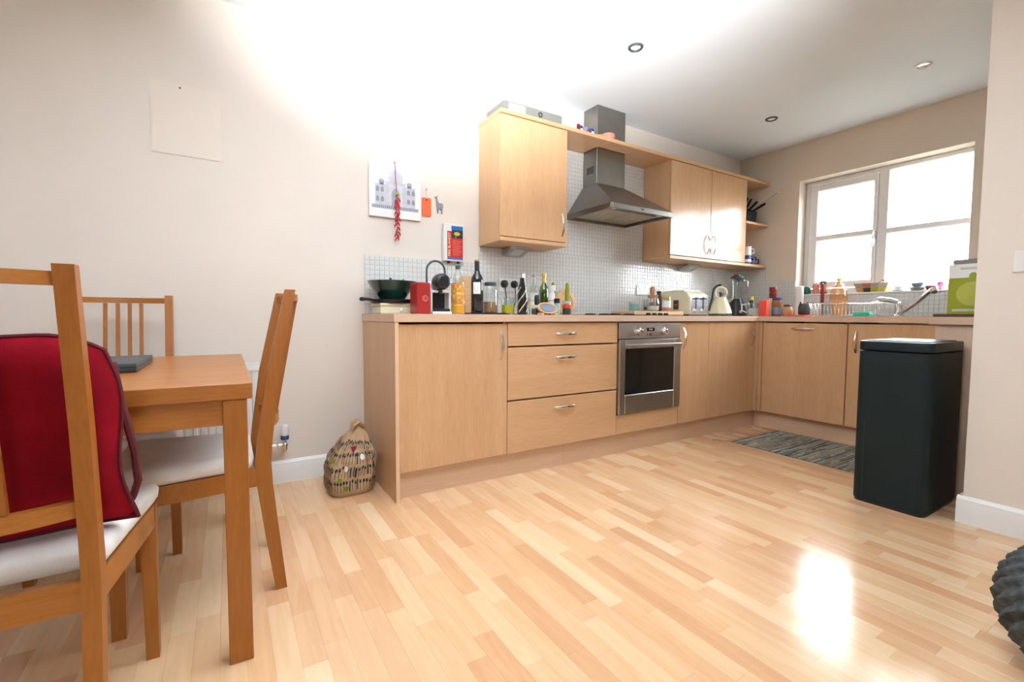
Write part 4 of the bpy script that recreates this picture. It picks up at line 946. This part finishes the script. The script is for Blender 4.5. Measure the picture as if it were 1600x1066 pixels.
r = thing('round_board', 'round wooden board with rim standing against the tiles', 'board', (1.452, -.03, Z))
T = Matrix.Translation((1.455, -.036, Z+.0945)) @ Matrix.Rotation(PI/2-.09, 4, 'X')
part('rim', MB().lathe([(.060, -.006), (.094, -.006), (.0945, 0), (.094, .006), (.088, .009), (.066, .009), (.060, .004)], 0, 0, 0, 40).xform(T), 'lwood', r)
part('centre_disc', MB().lathe([(.0598, -.005), (.0598, .003), (.001, .004)], 0, 0, 0, 36).xform(T), plain('olive_centre', (.45, .38, .16), .5), r)
bottle('sauce_jar', 'small jar with black lid in front of the round board', 'jar', 1.180, -.30, [(.018, 0), (.019, .003), (.019, .075), (.016, .08)], 'tealtin', [('lid', [(.02, 0), (.02, .03), (.001, .031)], 'black', .078)])
bottle('sauce_jar', 'clear jar with red label and pale contents before the round board', 'jar', 1.262, -.30, [(.028, 0), (.030, .004), (.030, .07), (.026, .08)], 'glass', [('contents', [(.026, .004), (.027, .006), (.027, .045), (.001, .046)], 'dgrey'), ('red_label', [(.0304, .045), (.0304, .068)], 'carton'), ('lid', [(.028, 0), (.028, .014), (.001, .015)], 'grey', .078)])
# board on hob with jars
zb = ZT+.0055
solo('wooden_board', MB().box(1.79, 2.33, -.40, -.17, zb, zb+.028, .003), 'lwood', 'long wooden board carrying jars, beside the toaster', 'board', (2.06, -.28, zb))
z = zb+.0283
r = bottle('teal_tin', 'round teal tin at the left end of the wooden board', 'tin', 1.945, -.25, [(.036, 0), (.037, .003), (.037, .055)], 'tealtin', [('lid', [(.039, 0), (.039, .014), (.001, .016)], 'grey', .054)], z=z)
bottle('small_glass', 'small dark glass between the teal tin and cork jar', 'glass', 1.968, -.345, [(.016, 0), (.018, .003), (.018, .085), (.016, .085), (.015, .006), (.001, .005)], 'glass', [('contents', [(.0145, .006), (.0145, .03), (.001, .031)], 'black')], z=z)
bottle('cork_jar', 'rounded glass jar of white sugar with cork lid', 'jar', 2.075, -.315, [(.034, 0), (.046, .008), (.052, .05), (.045, .09), (.036, .105)], 'glass', [('sugar', [(.034, .004), (.044, .01), (.048, .04), (.001, .042)], 'sugar'), ('cork_lid', [(.037, 0), (.039, .02), (.001, .022)], 'cork', .102)], z=z)
bottle('wooden_grinder', 'tall brown wooden grinder behind the cork jar', 'grinder', 2.175, -.225, [(.021, 0), (.021, .06), (.015, .08), (.019, .10), (.014, .12), (.019, .14), (.022, .165), (.018, .19), (.001, .195)], 'cork', z=z)
bottle('wooden_grinder', 'shorter brown wooden grinder next to the tall one', 'grinder', 2.262, -.215, [(.022, 0), (.022, .12), (.016, .14), (.02, .16), (.001, .165)], 'brown', z=z)
bottle('lidded_jar', 'glass jar of pink-white contents with brassy lid beside the toaster', 'jar', 2.205, -.335, [(.030, 0), (.033, .004), (.033, .085), (.028, .098)], 'glass', [('contents', [(.029, .004), (.030, .006), (.030, .075), (.001, .077)], 'pink'), ('label_band', [(.0333, .03), (.0333, .08)], 'paper'), ('lid', [(.031, 0), (.031, .016), (.001, .018)], 'gold', .097)], z=z)
# toaster
r = thing('toaster', 'cream four-slice toaster with polished end and two levers', 'toaster', (2.515, -.24, Z))
x0, x1, y0, y1 = 2.392, 2.632, -.398, -.085
P_ = [(y0, Z+.012), (y0, Z+.12)]+[(y0+.075-.075*math.cos(a), Z+.12+.078*math.sin(a)) for a in [i*PI/2/7 for i in range(1, 8)]]+[(y1-.075+.075*math.sin(a), Z+.12+.078*math.cos(a)) for a in [i*PI/2/7 for i in range(0, 8)]]+[(y1, Z+.012)]
part('body', MB().prism(P_, 'x', x0+.006, x1-.006), 'cream', r)
part('foot_base', MB().box(x0+.004, x1-.004, y0+.004, y1-.004, Z, Z+.012, .002), 'black', r)
for q0_, q1_ in ((x0, x0+.0055), (x1-.0055, x1)): part('side_panel', MB().prism([(p[0]*.97-.24*.03, (p[1]-Z)*.97+Z+.003) for p in P_], 'x', q0_, q1_), 'cream', r)
part('top_plate', MB().box(x0+.02, x1-.02, y0+.06, y1-.06, Z+.1985, Z+.2015, .001), 'chrome', r)
m = MB()
for q in (.04, .09, .135, .185): m.box(x0+q, x0+q+.022, y0+.07, y1-.07, Z+.2016, Z+.2022)
part('bread_slots', m, 'dark', r)
part('polished_end', MB().box(x0+.010, x1-.010, y0-.006, y0-.0003, Z+.016, Z+.165, .002), 'chrome', r)
for q in (x0+.075, x1-.075):
    part('lever_slot', MB().box(q-.010, q+.010, y0-.0068, y0-.006, Z+.055, Z+.15), 'blue', r)
    part('lever', MB().box(q-.016, q+.016, y0-.03, y0-.007, Z+.13, Z+.142, .003), 'black', r)
    part('dial', MB().cyl((q, y0-.0065, Z+.04), (q, y0-.022, Z+.04), .015, 16), 'chrome', r)
part('control_strip', MB().box(x0-.0012, x0, -.30, -.25, Z+.05, Z+.125), 'brown', r, 'dark strip with orange lights')
part('indicator', MB().box(x0-.002, x0-.0012, -.29, -.26, Z+.085, Z+.092), 'orangetag', r)
# kettle
kx, ky = 2.935, -.30
r = thing('kettle', 'cream cone-shaped kettle with ring handle on a black base', 'kettle', (kx, ky, Z))
part('power_base', L([(.095, 0), (.098, .004), (.096, .014), (.001, .016)], kx, ky, Z, 28), 'black', r)
part('kettle_body', L([(.088, .0), (.093, .006), (.092, .02), (.075, .07), (.052, .125), (.046, .140), (.03, .146), (.001, .148)], kx, ky, Z+.017, 32), 'cream', r)
part('spout', MB().tube([(kx+.045, ky-.03, Z+.115), (kx+.068, ky-.045, Z+.135), (kx+.085, ky-.055, Z+.148)], [.018, .013, .008], 10), 'chrome', r)
v_ = Vector((.84, -.54, 0)); c0 = Vector((kx, ky, Z+.20))
part('lid_ring', MB().tube([c0+v_*.048*math.cos(i*PI/12)+Vector((0, 0, .046*math.sin(i*PI/12))) for i in range(24)], .012, 8, closed=True), 'cream', r)
part('lid_knob', MB().lathe([(.012, 0), (.010, .02), (.014, .03), (.001, .038)], kx, ky, Z+.165, 12), 'black', r)
part('handle', MB().tube([c0+v_*(-.066+.066*(1-math.cos(a)))*1.0+Vector((0, 0, .066*math.sin(a))) for a in [i*PI/2/8 for i in range(9)]][::-1]+[c0+v_*(-.069)+Vector((0, 0, -.05)), c0+v_*(-.085)+Vector((0, 0, -.10)), c0+v_*(-.095)+Vector((0, 0, -.155))], [.008]*5+[.010]*4+[.011, .010, .008], 8), 'black', r)
# blender
bxx, byy = 3.325, -.20
r = thing('blender', 'blender with clear jug and black tapered base in the corner', 'blender', (bxx, byy, Z))
part('motor_base', L([(.084, 0), (.087, .006), (.078, .06), (.058, .13), (.050, .15), (.045, .16)], bxx, byy, Z, 24), 'black', r)
part('dial', MB().cyl((bxx-.045, byy-.062, Z+.045), (bxx-.058, byy-.082, Z+.042), .014, 12), 'chrome', r)
part('jug', L([(.040, 0), (.043, .01), (.052, .17), (.054, .185), (.051, .185), (.047, .165), (.038, .012), (.001, .01)], bxx, byy, Z+.1605, 24), 'glass', r)
part('lid', L([(.055, 0), (.055, .018), (.03, .022), (.028, .034), (.001, .036)], bxx, byy, Z+.346-.0, 24), 'dgrey', r)
part('handle', MB().tube([(bxx+.045, byy-.03, Z+.33), (bxx+.08, byy-.05, Z+.32), (bxx+.08, byy-.05, Z+.22), (bxx+.042, byy-.028, Z+.20)], .008, 8), 'glass', r)

# ================================================================== clutter, window run
r = thing('measuring_jug', 'clear measuring jug with markings left of the red carton', 'jug', (3.2, -.435, Z))
part('jug_body', L([(.034, 0), (.038, .004), (.046, .10), (.05, .115), (.047, .115), (.043, .10), (.035, .008), (.001, .006)], 3.2, -.435, Z, 22), 'glass', r)
m = MB()
for k in range(7): m.loft([[(3.2+(.0393+.0072*zz/.1)*math.cos(a), -.435+(.0393+.0072*zz/.1)*math.sin(a), Z+zz+dz) for a in [PI+.2+j*.1 for j in range(7)]] for zz, dz in ((.02+k*.012, 0), (.0215+k*.012, 0))], cap=False, closed=False)
part('measuring_marks', m, 'dgrey', r)
part('contents', L([(.033, .007), (.036, .009), (.0405, .07), (.001, .072)], 3.2, -.435, Z, 20), 'plastic', r)
part('spout_handle', MB().tube([(3.157, -.40, Z+.105), (3.13, -.375, Z+.10), (3.13, -.375, Z+.05), (3.165, -.405, Z+.03)], .006, 8), 'plastic', r)
bottle('dropper_bottle', 'slim black bottle with yellow cap behind the measuring jug', 'bottle', 3.30, -.36, [(.020, 0), (.021, .004), (.021, .12), (.014, .145)], 'black', [('cap', [(.015, 0), (.015, .032), (.001, .034)], plain('yellow_cap', (.80, .60, .02), .4), .144)])
r = solo('red_carton', MB().box(3.165, 3.215, -.568, -.505, Z, Z+.135, .002), 'carton', 'bright red upright carton at the inner corner', 'carton', (3.19, -.535, Z))
bottle('red_canister_tall', 'tall canister with dark red top and white-green band', 'canister', 3.45, -.463, [(.030, 0), (.032, .004), (.032, .14), (.030, .16)], plain('white_green_label', (.55, .66, .42), .4), [('red_top', [(.030, 0), (.030, .05), (.026, .055), (.026, .06), (.031, .064), (.031, .10), (.001, .102)], 'dred', .158)])
bottle('preserve_jar', 'amber preserve jar with blue lid right of the red carton', 'jar', 3.31, -.575, [(.037, 0), (.040, .005), (.040, .12), (.034, .138)], 'amber', [('blue_band', [(.0405, .02), (.0405, .075)], 'greyblue'), ('lid', [(.036, 0), (.036, .02), (.001, .022)], 'blue', .137)])
r = bottle('stoneware_pot', 'squat tan stoneware pot with dark neck', 'pot', 3.305, -.668, [(.030, 0), (.040, .012), (.044, .04), (.036, .072), (.026, .082)], 'terra', [('neck', [(.028, 0), (.030, .014), (.026, .018), (.001, .019)], 'brown', .081)])
solo('red_mat', MB().rbox(3.18, 3.42, -.86, -.72, Z, Z+.012, .02, top=.002), 'carton', 'flat red mat under the dark cutlery holder', 'mat', (3.3, -.79, Z))
r = thing('cutlery_holder', 'rounded dark cutlery holder left of the dish rack', 'holder', (3.30, -.80, Z+.0125))
part('pot', L([(.036, 0), (.042, .01), (.043, .06), (.034, .092), (.031, .092), (.038, .06), (.036, .014), (.001, .012)], 3.30, -.80, Z+.0125, 20), 'dgrey', r); part('knob_handles', MB().cyl((3.29, -.79, Z+.03), (3.28, -.78, Z+.118), .005, 6).cyl((3.31, -.81, Z+.03), (3.315, -.818, Z+.115), .005, 6), 'black', r)
r = bottle('paper_roll', 'upright white paper roll by the window reveal', 'roll', 3.50, -.66, [(.030, 0), (.031, .003), (.031, .255), (.029, .258), (.012, .258), (.012, .25), (.001, .25)], 'paper')
r = thing('dish_rack', 'chrome wire dish rack on the drainer', 'dish rack', (3.3, -1.1, ZT+.006))
zr = ZT+.0066; m = MB(); rx0, rx1, ry0_, ry1_ = 3.17, 3.43, -1.305, -.885
def rectp(x0, x1, y0, y1, z): return [(x0, y0, z), (x1, y0, z), (x1, y1, z), (x0, y1, z)]
for z_, e in ((zr+.004, .02), (zr+.095, 0)): m.tube([(p[0], p[1], p[2]) for a, b in zip(rectp(rx0+e, rx1-e, ry0_+e, ry1_-e, z_), rectp(rx0+e, rx1-e, ry0_+e, ry1_-e, z_)[1:]+rectp(rx0+e, rx1-e, ry0_+e, ry1_-e, z_)[:1]) for p in (Vector(a), Vector(a).lerp(Vector(b), .5))], .003, 6, closed=True)
part('frame', m, 'chrome', r); m = MB()
for i in range(17):
    y = ry0_+.02+i*(ry1_-ry0_-.04)/16; m.tube([(rx0, y, zr+.095), (rx0+.02, y, zr+.004), (rx1-.02, y, zr+.004), (rx1, y, zr+.095)], .0018, 5)
for i in range(8):
    x = rx0+.03+i*(rx1-rx0-.06)/7; m.tube([(x, ry0_, zr+.095), (x, ry0_+.02, zr+.004), (x, ry1_-.02, zr+.004), (x, ry1_, zr+.095)], .0018, 5)
part('wires', m, 'chrome', r)
solo('tumbler', L([(.028, 0), (.033, .09), (.031, .09), (.027, .005), (.001, .004)], 3.30, -.96, zr+.007, 18), 'glass', 'clear tumbler standing in the dish rack', 'glass', (3.30, -.96, zr+.007))
r = bottle('peach_bottle', 'tall peach-coloured bottle with yellow spout behind the dish rack', 'bottle', 3.53, -.945, [(.056, 0), (.061, .006), (.061, .15), (.055, .21), (.035, .25), (.016, .27), (.014, .29)], 'peach', [('liquid', [(.054, .004), (.058, .008), (.058, .13), (.001, .132)], 'peachl'), ('spout_cap', [(.014, 0), (.016, .006), (.02, .012), (.02, .02), (.001, .022)], plain('yellow_spout', (.82, .70, .05), .4), .288)])
bottle('slim_dark_bottle', 'thin dark red bottle in front of the window reveal', 'bottle', 3.555, -.815, [(.013, 0), (.014, .004), (.014, .20), (.010, .24), (.010, .275), (.001, .277)], 'dred')
r = thing('washing_sponge', 'teal sponge block at the front edge of the drainer', 'sponge', (3.10, -1.27, ZT+.0065))
part('foam', MB().box(3.085, 3.145, -1.325, -1.225, ZT+.0065, ZT+.028, .005), 'teal', r)
part('scourer', MB().box(3.087, 3.143, -1.323, -1.227, ZT+.028, ZT+.036, .002), plain('pale_teal_scourer', (.30, .75, .62), .8), r)

# return leg things
solo('brown_tray', MB().box(2.405, 2.80, -2.28, -1.853, ZT+.0004, ZT+.015, .003), 'brown', 'dark brown wooden tray under the lime green box', 'tray', (2.6, -2.05, ZT))
gb = thing('lime_green_box', 'lime green and white carton with pale round fruit picture by the partition wall', 'box', (2.68, -2.0, ZT+.0155))
q0, q1 = ZT+.0157, 1.186; gx, gy0, gy1 = 2.60, -2.16, -1.855
part('carton', MB().box(gx, gx+.13, gy0, gy1, q0, q1, .001), 'lime', gb)
m = MB().box(gx-.001, gx-.0002, gy0, gy1, q1-.072, q1); part('white_band', m, 'paper', gb, 'white upper band')
yc = -1.945
def disc(yc, zc, ry, rz, off, n=28): return MB().loft([[(gx-off-o, yc+ry*math.cos(2*PI*k/n), zc+rz*math.sin(2*PI*k/n)) for k in range(n)] for o in (0, .0004)])
part('fruit_print', disc(yc-.005, q0+.105, .062, .062, .0016), 'lime2', gb)
m = MB().tube([(gx-.0012, yc+.005+.070*math.cos(a), q0+.098+.078*math.sin(a)) for a in [PI*.95-i*-.14 for i in range(14)]], .0022, 4); part('ring_print', m, 'lime2', gb)
m = disc(yc-.005, q1-.066, .016, .020, .0016); m.box(gx-.0018, gx-.0012, yc-.038, yc-.018, q1-.076, q1-.06); part('stalk_print', m, 'lime', gb)
m = MB().box(gx-.0016, gx-.0010, gy0+.03, gy1-.045, q1-.03, q1-.018).box(gx-.0016, gx-.0010, gy0+.06, gy1-.02, q0+.014, q0+.026); part('print_lines', m, 'grey', gb)
solo('grey_lid_tray', MB().box(gx+.002, gx+.12, -2.14, -1.868, q1+.0004, q1+.024, .003), 'midgrey', 'shallow grey tray lying on top of the lime green box', 'tray', (2.66, -2.0, q1))

# window sill things
S = SZ+.0005; XS = 3.68
def sp_(name, label, cat, y, prof, mat, extras=(), x=XS, group=None): return bottle(name, label, cat, x, y, prof, mat, extras, group, z=S)
r = sp_('small_watering_pot', 'small dark green pot with spout at the left of the sill', 'pot', -.632, [(.024, 0), (.030, .006), (.032, .04), (.026, .062), (.022, .066)], 'dgreen'); part('spout', MB().tube([(XS, -.605, S+.03), (XS-.01, -.588, S+.06), (XS-.012, -.580, S+.068)], [.006, .005, .007], 8), 'dgreen', r)
sp_('pink_beaker', 'salmon pink beaker on the sill beside the green pot', 'beaker', -.705, [(.022, 0), (.024, .004), (.026, .07), (.024, .085), (.02, .088)], 'pink')
r = sp_('printed_can', 'orange and green printed can on the sill', 'can', -.764, [(.024, 0), (.025, .003), (.025, .105), (.023, .108)], plain('orange_red_can', (.70, .16, .04), .4), [('green_band', [(.0255, .075), (.0255, .105)], 'dgreen'), ('dark_foot', [(.0255, 0), (.0255, .02)], 'brown')])
# patchwork basket
r = thing('patchwork_basket', 'rectangular patchwork basket on the sill below the window post', 'basket', (3.70, -1.11, S))
m = MB(); bz0, bz1 = S, S+.072; 
def ringb(z, gx_, gy_): return [(3.70-gx_, -1.11-gy_, z), (3.70+gx_, -1.11-gy_, z), (3.70+gx_, -1.11+gy_, z), (3.70-gx_, -1.11+gy_, z)]
m.loft([ringb(bz0, .032, .092), ringb(bz1, .040, .115), ringb(bz1, .037, .112), ringb(bz0+.004, .029, .089)]); part('basket_body', m, 'canvas', r)
m = MB(); pc = [[(.55, .30, .06), (.05, .06, .05), (.45, .42, .03), (.60, .50, .10)], [(.35, .30, .22), (.45, .14, .10), (.38, .33, .26), (.50, .45, .35)]]
for j in range(2):
    for i in range(4):
        z0_, z1_ = bz0+.036*j+.001, bz0+.036*(j+1)-.001; f0_, f1_ = (z0_-bz0)/.072, (z1_-bz0)/.072
        def pt(t_, f): return (3.70-.032-.008*f-.001, -1.11+(.092+.023*f)*(1-2*t_), bz0+.072*f)
        m.add([pt(i/4, f0_), pt((i+1)/4, f0_), pt((i+1)/4, f1_), pt(i/4, f1_)], [(0, 1, 2, 3)], pc[j][i])
part('patches', m, 'label', r)
part('end_handles', MB().tube([(3.70, -1.223, bz1-.005), (3.70, -1.240, bz1+.012), (3.70, -1.232, bz1+.02)], .003, 6).tube([(3.70, -.997, bz1-.005), (3.70, -.98, bz1+.005)], .003, 6), 'brown', r)
r = thing('reading_glasses', 'dark-rimmed glasses lying in the patchwork basket', 'glasses', (3.70, -1.19, bz1)); part('rim', MB().tube([(3.69+.012*math.cos(a), -1.19+.02*math.sin(a), bz1+.012+.012*math.sin(a)) for a in [i*PI/6 for i in range(12)]], .002, 5, closed=True), 'black', r); part('arm', MB().tube([(3.69, -1.17, bz1+.015), (3.70, -1.15, bz1+.006), (3.70, -1.14, bz1-.03)], .002, 5), 'black', r)
cup_ = [(.016, 0), (.02, .002), (.030, .030), (.028, .030), (.018, .005), (.001, .004)]
r = sp_('saucer', 'white saucer on the sill under the white teacup', 'saucer', -1.285, [(.02, 0), (.036, .006), (.038, .009), (.02, .004), (.001, .003)], 'plastic')
r = thing('teacup', 'white teacup on its saucer on the sill', 'cup', (XS, -1.29, S+.0095)); part('cup_body', L(cup_, XS, -1.29, S+.0045, 20), 'plastic', r); part('handle', MB().tube([(XS-.01, -1.268, S+.03), (XS-.012, -1.252, S+.03), (XS-.012, -1.252, S+.016), (XS-.01, -1.27, S+.012)], .003, 6), 'plastic', r)
r = sp_('shallow_dish', 'shallow grey dish on the sill beneath a small bowl', 'dish', -1.395, [(.03, 0), (.036, .003), (.044, .022), (.042, .024), (.034, .007), (.001, .006)], 'midgrey')
solo('small_bowl', L([(.014, 0), (.022, .006), (.030, .032), (.028, .032), (.018, .008), (.001, .006)], XS, -1.395, S+.0265, 20, sx=1.25, sy=1.25), 'greyblue', 'small grey-blue bowl raised on the shallow dish', 'bowl', (XS, -1.395, S+.0265))
solo('dish_insert', L([(.030, 0), (.030, .019), (.001, .0195)], XS, -1.395, S+.0065, 18), 'grey', 'flat grey lid inside the shallow dish', 'lid', (XS, -1.395, S+.0065))
sp_('small_bowl', 'small dark red-rimmed bowl on the sill behind the tap', 'bowl', -1.47, [(.016, 0), (.022, .005), (.028, .030), (.026, .030), (.018, .008), (.001, .006)], 'dred')
sp_('egg_cup', 'little pink egg cup on the sill nearest the lime green box', 'egg cup', -1.525, [(.014, 0), (.008, .010), (.007, .022), (.016, .036), (.018, .058), (.016, .058), (.001, .03)], plain('bright_pink_glaze', (.75, .22, .45), .35))

# ================================================================== things on top of the wall units
Z2 = TZ1+.0005
r = thing('grey_box', 'long flat pale grey appliance box with white label on top of the single wall cabinet', 'box', (1.02, -.15, Z2))
part('case', MB().box(.79, 1.235, -.262, -.04, Z2, Z2+.066, .003), 'midgrey', r)
part('paper_label', MB().box(.825, .945, -.2635, -.2622, Z2+.012, Z2+.056, .0004), 'paper', r)
part('round_socket', MB().tube([(1.06+.013*math.cos(i*PI/8), -.263, Z2+.034+.013*math.sin(i*PI/8)) for i in range(16)], .0035, 6, closed=True), 'black', r)
r = solo('white_box', MB().box(1.262, 1.372, -.25, -.17, Z2, Z2+.052, .004), 'paper', 'small white box on the board right of the grey box', 'box', (1.31, -.2, Z2))
solo('white_ball_jar', MB().lathe([(.02, 0), (.033, .012), (.038, .04), (.030, .068), (.015, .08), (.001, .083)], 1.300, -.10, Z2, 20), 'paper', 'rounded white jar behind the small white box', 'jar', (1.30, -.10, Z2))
solo('red_packet', MB().box(1.382, 1.398, -.25, -.17, Z2, Z2+.056, .001), 'dred', 'thin dark red packet standing beside the white box', 'packet', (1.39, -.2, Z2))
for k, (x, mt, lb) in enumerate(((1.428, 'blue', 'blue patterned tin next to the red packet on the top board'), (1.478, 'greyblue', 'pale blue patterned tin, middle of three on the top board'), (1.528, 'blue', 'dark blue tin nearest the hood chimney'))):
    r = thing('patterned_tin', lb, 'tin', (x, -.21, Z2), 'patterned tins on the top board')
    part('tin_body', MB().lathe([(.021, 0), (.022, .003), (.022, .058), (.02, .06)], x, -.21, Z2, 16), mt, r)
    part('label_patch', MB().box(x-.010, x+.010, -.2335, -.2318, Z2+.012, Z2+.040), 'paper' if k != 1 else 'carton', r)
solo('yellow_tub', MB().lathe([(.018, 0), (.02, .003), (.02, .03), (.001, .031)], 1.600, -.225, Z2, 14), 'gold', 'tiny yellow tub beside the pink bowl', 'tub', (1.60, -.225, Z2))
r = thing('pink_bowl', 'salmon pink bowl on the board in front of the hood chimney', 'bowl', (1.675, -.228, Z2))
part('bowl_body', MB().lathe([(.028, 0), (.044, .010), (.050, .034), (.046, .048), (.043, .048), (.046, .034), (.040, .012), (.001, .008)], 1.675, -.228, Z2, 22), 'pink', r)
part('white_piece', MB().box(1.672, 1.69, -.24, -.222, Z2+.02, Z2+.06, .003), 'paper', r, 'white piece inside')

# corner shelves
z = 1.7645
r = thing('knife_block', 'black knife block with knives on the short corner shelf', 'knife block', (3.44, -.19, z))
T = Matrix.Translation((3.44, -.19, z)) @ Matrix.Rotation(-.3, 4, 'Z')
part('block', MB().loft([[(-.05, -.07, 0), (.05, -.07, 0), (.05, .07, 0), (-.05, .07, 0)], [(-.05, -.085, .095), (.05, -.085, .095), (.05, .03, .15), (-.05, .03, .15)]]).xform(T), 'blackm', r)
for (a, b, c), (dx, dy, dz) in (((-.03, -.03, .125), (.015, -.055, .085)), ((.0, -.045, .12), (.02, -.07, .06)), ((.03, -.06, .11), (.035, -.10, .045)), ((-.02, .0, .13), (.0, -.045, .10))):
    p0 = Vector((a, b, c)); d_ = Vector((dx, dy, dz)); part('knife_handle', MB().tube([p0, p0+d_*.3, p0+d_*.8, p0+d_], [.008, .010, .012, .009], 8, flat=.7).xform(T), 'blackm', r)
p0 = T @ Vector((.02, -.04, .12)); q_ = Vector((3.545, -.43, 2.02))
r = thing('sharpening_steel', 'thin sharpening steel sticking out of the knife block', 'steel', tuple(p0)); part('rod', MB().tube([p0, p0.lerp(q_, .96)], .0045, 8), 'steel', r); part('tip', MB().tube([p0.lerp(q_, .96), q_], [.007, .008], 8), 'plastic', r)
z = BZ+.0245
def mug(label, x, y, z, body, band):
    r = thing('mug', label, 'mug', (x, y, z), 'mugs on the corner shelf')
    part('mug_body', MB().lathe([(.034, 0), (.037, .004), (.038, .080), (.036, .080), (.034, .006), (.001, .005)], x, y, z, 22), body, r)
    part('handle', MB().tube([(x+.034, y-.018, z+.065), (x+.058, y-.032, z+.06), (x+.060, y-.034, z+.025), (x+.034, y-.018, z+.015)], .005, 8), body, r)
    if band: part('patterned_band', MB().lathe([(.0385, .02), (.0385, .045)], x, y, z, 22, cap=False), band, r)
mug('blue mug with white pattern under the white mug', 3.405, -.235, z, 'blue', 'paper')
mug('white mug stacked on the blue one at the cabinet edge', 3.405, -.235, z+.0805, 'plastic', None)
mug('dark blue mug nearest the corner wall', 3.545, -.20, z, 'blue', 'greyblue')
